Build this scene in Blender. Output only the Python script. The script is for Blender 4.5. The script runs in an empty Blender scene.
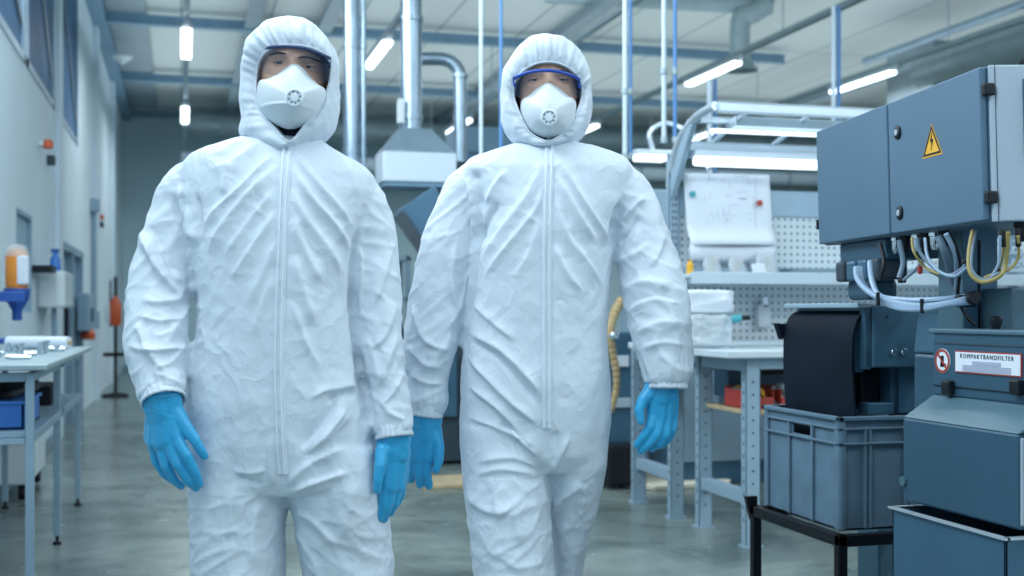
import bpy, bmesh, math, random
import numpy as np
from mathutils import Vector, Matrix, noise
from mathutils.bvhtree import BVHTree
random.seed(7)
PI = math.pi
TH = math.radians(15.4)
S_, C_ = math.sin(TH), math.cos(TH)
CAMZ = 1.12
F = 1200.0
scene = bpy.context.scene
COL = scene.collection

def at(px, py, d=None, X=None, Y=None, Z=None):
    """photo measurement -> world point (depth, or on a plane X / Y / Z)"""
    k = (px-512)/F; v = (310-py)/F
    if X is not None: d = X/(S_+k*C_)
    elif Y is not None: d = Y/(C_-k*S_)
    elif Z is not None: d = (Z-CAMZ)/v
    return Vector((d*(S_+k*C_), d*(C_-k*S_), CAMZ+d*v))

# ---------------------------------------------------------------- materials
def mat(name, col, rough=0.5, metal=0.0, bump=None, var=0.0, vscale=6.0, emit=None, spec=0.5, trans=0.0, alpha=None, coat=0.0, sheen=0.0):
    m = bpy.data.materials.new(name); m.use_nodes = True
    nt = m.node_tree; N = nt.nodes; L = nt.links
    b = N['Principled BSDF']
    b.inputs['Base Color'].default_value = (*col, 1)
    b.inputs['Roughness'].default_value = rough
    b.inputs['Metallic'].default_value = metal
    b.inputs['Specular IOR Level'].default_value = spec
    b.inputs['Transmission Weight'].default_value = trans
    b.inputs['Coat Weight'].default_value = coat
    b.inputs['Sheen Weight'].default_value = sheen
    if alpha is not None: b.inputs['Alpha'].default_value = alpha
    if emit:
        b.inputs['Emission Color'].default_value = (*emit[0], 1)
        b.inputs['Emission Strength'].default_value = emit[1]
    tc = N.new('ShaderNodeTexCoord')
    if var > 0:
        n = N.new('ShaderNodeTexNoise'); n.inputs['Scale'].default_value = vscale; n.inputs['Detail'].default_value = 5
        r = N.new('ShaderNodeValToRGB')
        lo = tuple(max(0, c*(1-var)) for c in col); hi = tuple(min(1, c*(1+var)) for c in col)
        r.color_ramp.elements[0].position = .3; r.color_ramp.elements[1].position = .7
        r.color_ramp.elements[0].color = (*lo, 1); r.color_ramp.elements[1].color = (*hi, 1)
        L.new(tc.outputs['Object'], n.inputs['Vector']); L.new(n.outputs['Fac'], r.inputs['Fac'])
        L.new(r.outputs['Color'], b.inputs['Base Color'])
    if bump:
        sc, st, dist = bump
        n = N.new('ShaderNodeTexNoise'); n.inputs['Scale'].default_value = sc; n.inputs['Detail'].default_value = 4
        bp = N.new('ShaderNodeBump'); bp.inputs['Strength'].default_value = st; bp.inputs['Distance'].default_value = dist
        L.new(tc.outputs['Object'], n.inputs['Vector']); L.new(n.outputs['Fac'], bp.inputs['Height'])
        L.new(bp.outputs['Normal'], b.inputs['Normal'])
    return m

M = {}
M['wall'] = mat('wall_plaster', (.68,.80,.88), .75, bump=(30,.15,.004), var=.05, vscale=1.2)
M['farwall'] = mat('far_wall_plaster', (.62,.80,.88), .8, var=.04, vscale=1.0)
M['beam'] = mat('painted_beam', (.20,.34,.46), .5, var=.08)
M['beam_grey'] = mat('grey_beam', (.30,.38,.43), .5, var=.08)
M['galv'] = mat('galvanised_duct', (.36,.47,.57), .3, .85, var=.1, vscale=9)
M['galv_dull'] = mat('dull_duct', (.36,.46,.50), .5, .4, var=.08)
M['blue_pipe'] = mat('blue_painted_pipe', (.10,.26,.55), .4)
M['white_pipe'] = mat('white_painted_pipe', (.62,.74,.84), .35)
M['lamp'] = mat('tube_diffuser', (.9,.95,1), .5, emit=((.85,.95,1), 4.5))
M['lamp_dim'] = mat('bench_tube', (.9,.95,1), .5, emit=((.84,.95,1), 1.8))
M['lampbody'] = mat('lamp_housing', (.60,.67,.70), .5)
M['alu'] = mat('aluminium', (.60,.70,.78), .35, .6, var=.05)
M['alu_paint'] = mat('grey_blue_painted_steel', (.28,.40,.50), .45, .15, var=.06)
M['bench_top'] = mat('bench_laminate', (.55,.64,.70), .35, var=.05)
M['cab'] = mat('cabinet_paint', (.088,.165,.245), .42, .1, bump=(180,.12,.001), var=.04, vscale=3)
M['cab_lit'] = mat('cabinet_paint_lit', (.38,.46,.55), .42, bump=(180,.12,.001))  # lightened copy of the cabinet paint, light on near sides put into colour
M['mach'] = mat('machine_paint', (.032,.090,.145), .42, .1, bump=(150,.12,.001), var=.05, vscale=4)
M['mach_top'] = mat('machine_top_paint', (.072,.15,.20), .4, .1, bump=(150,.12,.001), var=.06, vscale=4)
M['mach_blue'] = mat('machine_blue_grey', (.055,.14,.22), .35, .25, var=.08, vscale=5)
M['black'] = mat('black_plastic', (.008,.011,.016), .45, spec=.3)
M['belt'] = mat('black_filter_belt', (.004,.011,.022), .65, spec=.12, bump=(90,.25,.002), var=.25, vscale=7)
M['black_steel'] = mat('black_steel', (.007,.010,.014), .5, .0, spec=.2)
M['dark'] = mat('dark_grey', (.03,.05,.07), .55, var=.1)
M['chrome'] = mat('chrome', (.75,.8,.85), .15, 1.0)
M['crate'] = mat('grey_crate_plastic', (.11,.19,.265), .5, var=.12, vscale=14, bump=(40,.1,.002))
M['paper'] = mat('paper', (.70,.76,.84), .8)
M['ink'] = mat('faint_ink', (.36,.40,.52), .8)
M['bag'] = mat('plastic_bag', (.66,.74,.80), .2, alpha=.55, bump=(35,.7,.02))
M['yellow'] = mat('warning_yellow', (.80,.42,.03), .45)
M['yellow_cable'] = mat('yellow_cable', (.34,.27,.09), .45)
M['grey_cable'] = mat('grey_cable', (.18,.25,.33), .4)
M['light_cable'] = mat('pale_cable', (.30,.42,.57), .3)
M['tan'] = mat('tan_hose', (.42,.31,.16), .6, var=.2)
M['wood'] = mat('pale_wood', (.46,.36,.22), .6, var=.2, vscale=12)
M['cream'] = mat('cream_sheet', (.66,.63,.52), .8, var=.1)
M['red'] = mat('red_plastic', (.36,.04,.03), .45)
M['orange'] = mat('orange_liquid', (.75,.26,.03), .3)
M['orange_plastic'] = mat('orange_plastic', (.62,.10,.03), .4)
M['blue_plastic'] = mat('blue_plastic', (.02,.09,.36), .35)
M['blue_bin'] = mat('bright_blue_plastic', (.03,.17,.55), .35)
M['teal'] = mat('teal_plastic', (.05,.35,.42), .5)
M['white_plastic'] = mat('white_plastic', (.66,.74,.79), .4)
M['clear'] = mat('clear_plastic', (.8,.88,.92), .08, alpha=.35)
M['glasspane'] = mat('window_glass', (.09,.20,.36), .55, spec=.05, var=.3, vscale=1.2)
M['frosty'] = mat('blue_interior_pane', (.34,.50,.62), .5)
M['steelparts'] = mat('machined_steel', (.6,.68,.74), .2, .9)

def ceiling_mat():
    m = mat('ceiling_panels', (.42,.50,.50), .85)
    nt = m.node_tree; N = nt.nodes; L = nt.links; b = N['Principled BSDF']
    tc = N.new('ShaderNodeTexCoord'); br = N.new('ShaderNodeTexBrick')
    br.offset = 0; br.inputs['Scale'].default_value = 1.0
    br.inputs['Brick Width'].default_value = 1.1; br.inputs['Row Height'].default_value = 3.9
    br.inputs['Mortar Size'].default_value = .018; br.inputs['Mortar Smooth'].default_value = .3
    br.inputs['Color1'].default_value = (.70,.75,.73,1); br.inputs['Color2'].default_value = (.73,.78,.76,1)
    br.inputs['Mortar'].default_value = (.36,.43,.45,1)
    L.new(tc.outputs['Object'], br.inputs['Vector']); L.new(br.outputs['Color'], b.inputs['Base Color'])
    return m
M['ceiling'] = ceiling_mat()
def floor_mat():
    m = mat('polished_concrete', (.2,.27,.27), .25)
    nt = m.node_tree; N = nt.nodes; L = nt.links; b = N['Principled BSDF']
    tc = N.new('ShaderNodeTexCoord')
    n1 = N.new('ShaderNodeTexNoise'); n1.inputs['Scale'].default_value = 1.6; n1.inputs['Detail'].default_value = 8; n1.inputs['Roughness'].default_value = .62; n1.inputs['Distortion'].default_value = .8
    r = N.new('ShaderNodeValToRGB'); r.color_ramp.elements[0].position = .33; r.color_ramp.elements[1].position = .68
    r.color_ramp.elements[0].color = (.085,.118,.112,1); r.color_ramp.elements[1].color = (.25,.305,.285,1)
    n2 = N.new('ShaderNodeTexNoise'); n2.inputs['Scale'].default_value = 7; n2.inputs['Detail'].default_value = 6
    mx = N.new('ShaderNodeMath'); mx.operation = 'MULTIPLY_ADD'; mx.inputs[1].default_value = .22; mx.inputs[2].default_value = .12
    L.new(tc.outputs['Object'], n1.inputs['Vector']); L.new(tc.outputs['Object'], n2.inputs['Vector'])
    L.new(n1.outputs['Fac'], r.inputs['Fac']); L.new(r.outputs['Color'], b.inputs['Base Color'])
    L.new(n2.outputs['Fac'], mx.inputs[0]); L.new(mx.outputs[0], b.inputs['Roughness'])
    bp = N.new('ShaderNodeBump'); bp.inputs['Strength'].default_value = .12; bp.inputs['Distance'].default_value = .01
    L.new(n2.outputs['Fac'], bp.inputs['Height']); L.new(bp.outputs['Normal'], b.inputs['Normal'])
    return m
M['floor'] = floor_mat()
def peg_mat():
    m = mat('pegboard_paint', (.55,.63,.68), .5)
    nt = m.node_tree; N = nt.nodes; L = nt.links; b = N['Principled BSDF']
    tc = N.new('ShaderNodeTexCoord'); sp = N.new('ShaderNodeSeparateXYZ'); L.new(tc.outputs['Object'], sp.inputs[0])
    outs = []
    for ax in ('X', 'Z'):
        a = N.new('ShaderNodeMath'); a.operation = 'MULTIPLY'; a.inputs[1].default_value = 1/.038
        f = N.new('ShaderNodeMath'); f.operation = 'FRACT'; s = N.new('ShaderNodeMath'); s.operation = 'SUBTRACT'; s.inputs[1].default_value = .5
        q = N.new('ShaderNodeMath'); q.operation = 'POWER'; q.inputs[1].default_value = 2
        L.new(sp.outputs[ax], a.inputs[0]); L.new(a.outputs[0], f.inputs[0]); L.new(f.outputs[0], s.inputs[0]); L.new(s.outputs[0], q.inputs[0]); outs.append(q)
    ad = N.new('ShaderNodeMath'); ad.operation = 'ADD'; L.new(outs[0].outputs[0], ad.inputs[0]); L.new(outs[1].outputs[0], ad.inputs[1])
    lt = N.new('ShaderNodeMath'); lt.operation = 'LESS_THAN'; lt.inputs[1].default_value = .045; L.new(ad.outputs[0], lt.inputs[0])
    mx = N.new('ShaderNodeMix'); mx.data_type = 'RGBA'; mx.inputs[6].default_value = (.55,.63,.68,1); mx.inputs[7].default_value = (.16,.22,.27,1)
    L.new(lt.outputs[0], mx.inputs[0]); L.new(mx.outputs[2], b.inputs['Base Color'])
    return m
M['peg'] = peg_mat()
def suit_mat():
    m = mat('coverall_nonwoven', (.66,.735,.82), .55, spec=.35)
    nt = m.node_tree; N = nt.nodes; L = nt.links; b = N['Principled BSDF']
    b.inputs['Subsurface Weight'].default_value = 0.0
    tc = N.new('ShaderNodeTexCoord')
    mp = N.new('ShaderNodeMapping'); mp.inputs['Scale'].default_value = (1.1,1,.5)
    n0 = N.new('ShaderNodeTexNoise'); n0.inputs['Scale'].default_value = 9; n0.inputs['Detail'].default_value = 2
    ad = N.new('ShaderNodeMix'); ad.data_type = 'RGBA'; ad.blend_type = 'ADD'; ad.inputs[0].default_value = .25
    v = N.new('ShaderNodeTexVoronoi'); v.inputs['Scale'].default_value = 15; v.feature = 'F1'
    n = N.new('ShaderNodeTexNoise'); n.inputs['Scale'].default_value = 26; n.inputs['Detail'].default_value = 6
    n3 = N.new('ShaderNodeTexNoise'); n3.inputs['Scale'].default_value = 420; n3.inputs['Detail'].default_value = 2
    L.new(tc.outputs['Object'], mp.inputs[0]); L.new(mp.outputs[0], ad.inputs[6]); L.new(tc.outputs['Object'], n0.inputs['Vector']); L.new(n0.outputs['Color'], ad.inputs[7])
    L.new(ad.outputs[2], v.inputs['Vector']); L.new(tc.outputs['Object'], n.inputs['Vector']); L.new(tc.outputs['Object'], n3.inputs['Vector'])
    b1 = N.new('ShaderNodeBump'); b1.inputs['Strength'].default_value = .24; b1.inputs['Distance'].default_value = .02
    b2 = N.new('ShaderNodeBump'); b2.inputs['Strength'].default_value = .25; b2.inputs['Distance'].default_value = .006
    b3 = N.new('ShaderNodeBump'); b3.inputs['Strength'].default_value = .12; b3.inputs['Distance'].default_value = .001
    v2 = N.new('ShaderNodeTexVoronoi'); v2.inputs['Scale'].default_value = 46; v2.feature = 'F1'
    b4 = N.new('ShaderNodeBump'); b4.inputs['Strength'].default_value = .13; b4.inputs['Distance'].default_value = .006
    L.new(ad.outputs[2], v2.inputs['Vector']); L.new(v2.outputs['Distance'], b4.inputs['Height']); L.new(b4.outputs['Normal'], b1.inputs['Normal'])
    L.new(v.outputs['Distance'], b1.inputs['Height']); L.new(n.outputs['Fac'], b2.inputs['Height']); L.new(n3.outputs['Fac'], b3.inputs['Height'])
    L.new(b1.outputs['Normal'], b2.inputs['Normal']); L.new(b2.outputs['Normal'], b3.inputs['Normal']); L.new(b3.outputs['Normal'], b.inputs['Normal'])
    return m
M['suit'] = suit_mat()
M['alu_white'] = mat('white_blue_steel', (.66,.76,.86), .35, .2)
M['mask'] = mat('respirator_felt', (.70,.77,.83), .7, bump=(300,.15,.001))
M['maskgrey'] = mat('valve_grey', (.22,.29,.34), .5)
M['glove'] = mat('nitrile_glove', (.022,.36,.66), .36, spec=.5, bump=(45,.12,.003), sheen=.15)
M['skin'] = mat('skin', (.60,.37,.26), .5, var=.12, vscale=18)
M['hair'] = mat('brow_hair', (.05,.032,.024), .8)
M['lip'] = mat('lid_skin', (.40,.23,.17), .5)
M['eyewhite'] = mat('eye_white', (.6,.6,.6), .2)
M['iris'] = mat('iris', (.03,.02,.015), .15)
M['navy'] = mat('navy_frame', (.012,.035,.12), .3)
M['blueframe'] = mat('blue_frame', (.015,.07,.42), .3)
M['lens'] = mat('goggle_lens', (.03,.07,.16), .03, spec=.5, alpha=.13)
M['shirt'] = mat('navy_shirt', (.012,.018,.04), .8)
M['zip'] = mat('zip_tape', (.76,.82,.89), .45)

# ---------------------------------------------------------------- mesh builder
class MB:
    def __init__(s): s.v = []; s.f = []
    def add(s, vs, fs):
        o = len(s.v); s.v += [Vector(v) for v in vs]; s.f += [tuple(i+o for i in f) for f in fs]; return s
    def box(s, x0, x1, y0, y1, z0, z1):
        return s.add([(x,y,z) for z in (z0,z1) for y in (y0,y1) for x in (x0,x1)],
                     [(0,2,3,1),(4,5,7,6),(0,1,5,4),(2,6,7,3),(0,4,6,2),(1,3,7,5)])
    def cbox(s, c, sz, rot=None):
        hx,hy,hz = [q/2 for q in sz]; R = rot or Matrix.Identity(3)
        vs = [Vector(c)+R@Vector((x,y,z)) for z in (-hz,hz) for y in (-hy,hy) for x in (-hx,hx)]
        return s.add(vs, [(0,2,3,1),(4,5,7,6),(0,1,5,4),(2,6,7,3),(0,4,6,2),(1,3,7,5)])
    def bar(s, a, b, w, h):
        a = Vector(a); b = Vector(b); d = (b-a); L = d.length; z = d.normalized()
        up = Vector((0,0,1)) if abs(z.z) < .9 else Vector((0,1,0))
        x = z.cross(up).normalized(); y = x.cross(z)
        vs = [a+x*sx*w/2+y*sy*h/2+z*t for t in (0,L) for sy in (-1,1) for sx in (-1,1)]
        return s.add(vs, [(0,2,3,1),(4,5,7,6),(0,1,5,4),(2,6,7,3),(0,4,6,2),(1,3,7,5)])
    def tube(s, pts, r, n=10, cap=True):
        pts = [Vector(p) for p in pts]; m = len(pts)
        rr = r if isinstance(r, (list, tuple)) else [r]*m
        vs = []; prev = None
        for i, p in enumerate(pts):
            t = (pts[min(i+1,m-1)]-pts[max(i-1,0)]).normalized()
            if prev is None:
                up = Vector((0,0,1)) if abs(t.z) < .9 else Vector((0,1,0)); x = t.cross(up).normalized()
            else: x = (prev-t*prev.dot(t)).normalized()
            prev = x; y = t.cross(x)
            vs += [p+(x*math.cos(2*PI*k/n)+y*math.sin(2*PI*k/n))*rr[i] for k in range(n)]
        fs = [(i*n+k, i*n+(k+1)%n, (i+1)*n+(k+1)%n, (i+1)*n+k) for i in range(m-1) for k in range(n)]
        if cap: fs += [tuple(range(n))[::-1], tuple((m-1)*n+k for k in range(n))]
        return s.add(vs, fs)
    def cyl(s, a, b, r, n=20, r2=None): return s.tube([a,b], [r, r if r2 is None else r2], n)
    def lathe(s, c, prof, n=24, axis='Z'):
        vs = []
        for r, h in prof:
            for k in range(n):
                a = 2*PI*k/n; p = (r*math.cos(a), r*math.sin(a), h)
                if axis == 'X': p = (p[2], p[0], p[1])
                if axis == 'Y': p = (p[0], p[2], p[1])
                vs.append(Vector(c)+Vector(p))
        m = len(prof)
        fs = [(i*n+k, i*n+(k+1)%n, (i+1)*n+(k+1)%n, (i+1)*n+k) for i in range(m-1) for k in range(n)]
        fs += [tuple(range(n))[::-1], tuple((m-1)*n+k for k in range(n))]
        return s.add(vs, fs)
    def prism(s, poly, ext):
        n = len(poly); e = Vector(ext); vs = [Vector(p) for p in poly]+[Vector(p)+e for p in poly]
        return s.add(vs, [tuple(range(n))[::-1], tuple(range(n,2*n))]+[(k,(k+1)%n,n+(k+1)%n,n+k) for k in range(n)])
    def capsule(s, a, b, r0, r1, n=12):
        a = Vector(a); b = Vector(b); d = b-a; L = d.length
        if L < 1e-6: d = Vector((0,0,1)); L = 1e-6
        t = d.normalized(); P = []; R = []
        for k in range(5): q = PI/2*(1-k/4.0); P.append(a-t*r0*math.sin(q)); R.append(max(r0*math.cos(q), 1e-4))
        for k in range(5): q = PI/2*k/4.0; P.append(b+t*r1*math.sin(q)); R.append(max(r1*math.cos(q), 1e-4))
        up = Vector((0,0,1)) if abs(t.z) < .9 else Vector((0,1,0)); x = t.cross(up).normalized(); y = t.cross(x)
        vs = [p+(x*math.cos(2*PI*k/n)+y*math.sin(2*PI*k/n))*r for p, r in zip(P,R) for k in range(n)]
        m = len(P); fs = [(i*n+k, i*n+(k+1)%n, (i+1)*n+(k+1)%n, (i+1)*n+k) for i in range(m-1) for k in range(n)]
        fs += [tuple(range(n))[::-1], tuple((m-1)*n+k for k in range(n))]
        return s.add(vs, fs)
    def loft(s, rings):
        n = len(rings[0]); m = len(rings); vs = [p for r in rings for p in r]
        fs = [(i*n+k, i*n+(k+1)%n, (i+1)*n+(k+1)%n, (i+1)*n+k) for i in range(m-1) for k in range(n)]
        fs += [tuple(range(n))[::-1], tuple((m-1)*n+k for k in range(n))]
        return s.add(vs, fs)
    def build(s, name, m, parent=None, smooth=False, bevel=0.0, local=False, subsurf=0, solid=0.0, fixn=True):
        off = Vector((0,0,0))
        if parent is not None and not local:
            q = parent
            while q is not None: off += q.location; q = q.parent
        me = bpy.data.meshes.new(name)
        me.from_pydata([tuple(v-off) for v in s.v], [], s.f)
        if fixn:
            bm = bmesh.new(); bm.from_mesh(me); bmesh.ops.recalc_face_normals(bm, faces=bm.faces); bm.to_mesh(me); bm.free()
        me.materials.append(m)
        if smooth: me.polygons.foreach_set('use_smooth', [True]*len(me.polygons))
        o = bpy.data.objects.new(name, me); COL.objects.link(o)
        if parent is not None: o.parent = parent
        if solid: md = o.modifiers.new('s', 'SOLIDIFY'); md.thickness = solid; md.offset = 0
        if bevel: md = o.modifiers.new('b', 'BEVEL'); md.width = bevel; md.segments = 2; md.limit_method = 'ANGLE'
        if subsurf: md = o.modifiers.new('ss', 'SUBSURF'); md.levels = subsurf; md.render_levels = subsurf
        if smooth == 'auto':
            me.set_sharp_from_angle(angle=math.radians(35))
        return o

def bands(name, m, c, r, hs, t=.012, w=.02, axis='Z', n=24, par=None):
    for h in hs:
        cc = list(c); cc['XYZ'.index(axis)] = h
        MB().lathe(cc, [(r,-w),(r+t,-w*.75),(r+t,w*.75),(r,w)], n, axis).build(name, m, par, smooth='auto')
def tag(o, label=None, cat=None, group=None, kind=None):
    if label: o['label'] = label
    if cat: o['category'] = cat
    if group: o['group'] = group
    if kind: o['kind'] = kind
    return o
def thing(name, label, cat, loc=(0,0,0), rz=0, group=None):
    o = bpy.data.objects.new(name, None); COL.objects.link(o); o.location = loc; o.rotation_euler = (0,0,rz)
    o.empty_display_size = .05
    return tag(o, label, cat, group)
def struct(name, mb, m, **k):
    o = mb.build(name, m, **k); o['kind'] = 'structure'; return o
def copy_tree(o, parent=None):
    c = o.copy(); COL.objects.link(c); c.parent = parent
    for ch in list(o.children): copy_tree(ch, c)
    return c
def spline(pts, n=8):
    P = [Vector(p) for p in pts]; out = []
    for i in range(len(P)-1):
        p0 = P[max(i-1,0)]; p1 = P[i]; p2 = P[i+1]; p3 = P[min(i+2,len(P)-1)]
        for k in range(n):
            t = k/n
            out.append(.5*((2*p1)+(p2-p0)*t+(2*p0-5*p1+4*p2-p3)*t*t+(3*p1-p0-3*p2+p3)*t**3))
    return out+[P[-1]]
def text_mesh(name, txt, size, m, parent, loc, rot, ext=.0006, bold=0, space=1.0):
    cu = bpy.data.curves.new(name, 'FONT'); cu.body = txt; cu.size = size; cu.extrude = ext; cu.offset = bold
    cu.space_character = space; cu.align_x = 'CENTER'; cu.align_y = 'CENTER'
    t = bpy.data.objects.new(name, cu); COL.objects.link(t)
    bpy.context.view_layer.update()
    me = bpy.data.meshes.new_from_object(t.evaluated_get(bpy.context.evaluated_depsgraph_get()))
    bpy.data.objects.remove(t)
    me.materials.clear(); me.materials.append(m)
    o = bpy.data.objects.new(name, me); COL.objects.link(o); o.parent = parent
    o.location = loc; o.rotation_euler = rot
    return o
def remesh(mb, voxel, smooth_it=4, sub=0, post=0):
    me = bpy.data.meshes.new('tmp'); me.from_pydata([tuple(v) for v in mb.v], [], mb.f)
    bm = bmesh.new(); bm.from_mesh(me)
    # each closed piece outward
    bmesh.ops.recalc_face_normals(bm, faces=bm.faces); bm.to_mesh(me); bm.free()
    o = bpy.data.objects.new('tmp', me); COL.objects.link(o)
    r = o.modifiers.new('r', 'REMESH'); r.mode = 'VOXEL'; r.voxel_size = voxel
    sm = o.modifiers.new('s', 'SMOOTH'); sm.factor = .5; sm.iterations = smooth_it
    if sub:
        ss = o.modifiers.new('ss', 'SUBSURF'); ss.levels = sub; ss.render_levels = sub
    bpy.context.view_layer.update()
    out = bpy.data.meshes.new_from_object(o.evaluated_get(bpy.context.evaluated_depsgraph_get()))
    bpy.data.objects.remove(o)
    return out
# ================================================================ SETTING
WX, EX, FY, BY, CZ = -1.05, 18.6, 23.3, -6.0, 4.85
struct('floor', MB().box(WX-.3, EX+.3, BY-.3, FY+.3, -.1, 0), M['floor'])
struct('ceiling', MB().box(WX-.3, EX+.3, BY-.3, FY+.3, CZ, CZ+.1), M['ceiling'])
struct('wall_far', MB().box(WX-.3, EX+.3, FY, FY+.2, 0, CZ), M['farwall'])
struct('wall_right', MB().box(EX, EX+.2, BY, FY, 0, CZ), M['wall'])
def holed(name, fixed, lo, hi, holes, axis, m):
    """wall slab along axis with rectangular openings (a0,a1,z0,z1)"""
    A = sorted({lo, hi, *[h[0] for h in holes], *[h[1] for h in holes]}); Z = sorted({0, CZ, *[h[2] for h in holes], *[h[3] for h in holes]})
    mb = MB()
    for a0, a1 in zip(A, A[1:]):
        run = None
        for z0, z1 in zip(Z, Z[1:]):
            am, zm = (a0+a1)/2, (z0+z1)/2
            if any(h[0] < am < h[1] and h[2] < zm < h[3] for h in holes): continue
            if axis == 'Y': mb.box(fixed[0], fixed[1], a0, a1, z0, z1)
            else: mb.box(a0, a1, fixed[0], fixed[1], z0, z1)
    return struct(name, mb, m)
door_y = (11.5, 13.9)
holed('wall_left', (WX-.2, WX), BY, FY, [(5.5,8.95,2.83,4.5),(9.05,10.9,2.83,4.5),(11.35,13.3,2.83,4.5),(8.5,9.35,1.1,1.80),(*door_y,0,1.75)], 'Y', M['wall'])
holed('wall_back', (BY-.2, BY), WX, EX, [(-.6,9.4,1.0,3.9)], 'X', M['wall'])
n = 1
for (y0, y1) in ((5.5,8.95),(9.05,10.9),(11.35,13.3)):
    g = struct(f'window_{n}', MB().box(WX-.04, WX-.02, y0, y1, 2.83, 4.5), M['glasspane'])
    fr = MB()
    for yy in (y0, y1-.06): fr.box(WX-.05, WX+.008, yy, yy+.06, 2.83, 4.5)
    for zz in (2.83, 4.44): fr.box(WX-.05, WX+.008, y0, y1, zz, zz+.06)
    fr.build('window_frame', M['alu_paint'], g)
    n += 1
    sl = MB(); sl.bar((WX-.012, y0+.1, 4.4), (WX-.012, y1-.1, 3.1), .02, .05); sl.build('brace', M['beam_grey'], g)
g = struct('window_4', MB().box(WX-.05, WX-.03, 8.5, 9.35, 1.1, 1.80), M['frosty'])
fr = MB(); fr.box(WX-.05, WX+.0, 8.5, 8.53, 1.1, 1.8); fr.box(WX-.05, WX+.0, 9.32, 9.35, 1.1, 1.8); fr.box(WX-.05, WX+.0, 8.5, 9.35, 1.77, 1.8); fr.build('window_frame', M['alu_paint'], g)
d = struct('door_1', MB().box(WX-.09, WX-.06, *door_y, 0, 1.75), M['frosty'])
fr = MB()
for yy in (door_y[0], 12.66, door_y[1]-.08): fr.box(WX-.08, WX+.015, yy, yy+.08, 0, 1.75)
fr.box(WX-.08, WX+.015, *door_y, 1.68, 1.75); fr.build('door_frame', M['alu_paint'], d)
MB().box(WX-.06, WX-.02, 12.5, 12.56, .85, 1.15).build('door_handle', M['black'], d, bevel=.005)
# pilasters and cladding seams on the left wall
pl = MB(); pl.box(WX, WX+.04, 10.95, 11.3, 0, CZ); struct('trim_1', pl, M['wall'])
for i, yy in enumerate((15.6, 19.3)):
    struct(f'trim_{i+2}', MB().box(WX, WX+.06, yy, yy+.35, 0, CZ), M['wall'])
struct('trim_4', MB().box(WX, WX+.16, BY, FY, 4.62, 4.80), M['beam'])
struct('baseboard_left', MB().box(WX, WX+.02, BY, 11.45, 0, .09), M['alu_paint'])
struct('baseboard_far', MB().box(WX, EX, FY-.02, FY, 0, .1), M['alu_paint'])
# ceiling beams across the hall
t = 5
for yy, xe in ((15.5, 8.3), (19.35, EX), (22.9, EX)):
    b = MB(); b.box(WX, xe, yy-.06, yy+.06, 4.64, 4.655).box(WX, xe, yy-.06, yy+.06, 4.745, 4.76).box(WX, xe, yy-.02, yy+.02, 4.65, 4.75)
    struct(f'trim_{t}', b, M['beam']); t += 1
for xx in (.85, 1.75, 4.8, 10.4):
    b = MB(); b.box(xx-.09, xx+.09, BY, FY, 4.66, 4.69).box(xx-.03, xx+.03, BY, FY, 4.68, CZ)
    struct(f'trim_{t}', b, M['beam_grey']); t += 1
struct(f'trim_{t}', MB().box(WX+.17, -.42, 2, 22.6, 4.765, 4.84), M['beam_grey'])

# lighting lines ---------------------------------------------------------------
ROWX = (.05, 2.12, 4.17, 6.2, 8.24)
rowlab = {.05:'over the left aisle', 2.12:'behind the left man', 4.17:'over the middle aisle', 6.2:'above the workbench', 8.24:'above the control cabinet'}
for xx in ROWX:
    rl = MB().box(xx-.03, xx+.03, 4.0 if xx < 6 else 6.0, 22.5, 4.045, 4.10)
    r = thing('lighting_rail', f'long grey lighting rail hung from the ceiling {rowlab[xx]}', 'rail', (xx, 14, 4.045), group='lighting rails under the ceiling')
    rl.build('rail', M['galv_dull'] if xx > 5 else M['alu'], r)
    for yy in (8.6, 11.6, 16.2, 20.4): MB().cyl((xx,yy,4.09), (xx,yy,CZ), .008, 6).build('hanger', M['galv_dull'], r)
def ceiling_light(xx, y0, label):
    t = thing('ceiling_light', label, 'lamp', (xx, y0+.72, 4.0), group='tube lights on the ceiling rails')
    MB().box(xx-.065, xx+.065, y0, y0+1.45, 3.995, 4.042).build('housing', M['lampbody'], t, bevel=.01)
    MB().box(xx-.055, xx+.055, y0+.03, y0+1.42, 3.955, 3.996).build('diffuser', M['lamp'], t, bevel=.012)
    MB().box(xx-.03, xx+.03, y0-.12, y0, 4.0, 4.045).build('connector', M['white_plastic'], t)
for i, xx in enumerate(ROWX):
    ceiling_light(xx, 12.65, f'bright white tube light {rowlab[xx]}, the nearer one on its rail')
    ceiling_light(xx, 17.55, f'bright white tube light {rowlab[xx]}, the farther one on its rail')

def area(name, loc, rot, sx, sy, power, col=(.78,.92,1)):
    l = bpy.data.lights.new(name, 'AREA'); l.shape = 'RECTANGLE'; l.size = sx; l.size_y = sy; l.energy = power; l.color = col
    o = bpy.data.objects.new(name, l); COL.objects.link(o); o.location = loc; o.rotation_euler = rot; return o
LP = 24
for xx in ROWX + (10.3, 13.5):
    for yy in (-3.2, 1.3, 6.2, 13.37, 18.27):
        if yy in (-3.2, 1.3) and xx > 9: continue
        area('tube_light_lamp', (xx, yy, 3.94), (0,0,0), .12, 1.4, LP*(1.0 if yy > 2 else .5 if xx < 4 else 3.4), col=(.86,.95,1))
        area('added_ceiling_fill', (xx, yy, 4.13), (PI,0,0), 1.7, 4.8, LP*.7)  # added upward fill to brighten the ceiling, not part of the tube fixtures
area('added_rear_fill', (4.4, BY+.1, 2.5), (PI/2,0,0), 9.5, 2.8, 40, (.66,.85,1))  # added soft frontal fill, set in the opening of the unseen back wall
# daylight falling from the high side windows
area('high_window_daylight', (WX+.06, 4.5, 3.6), (0,-PI/2+.35,0), 1.4, 9, 450, (.84,.94,1))

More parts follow.
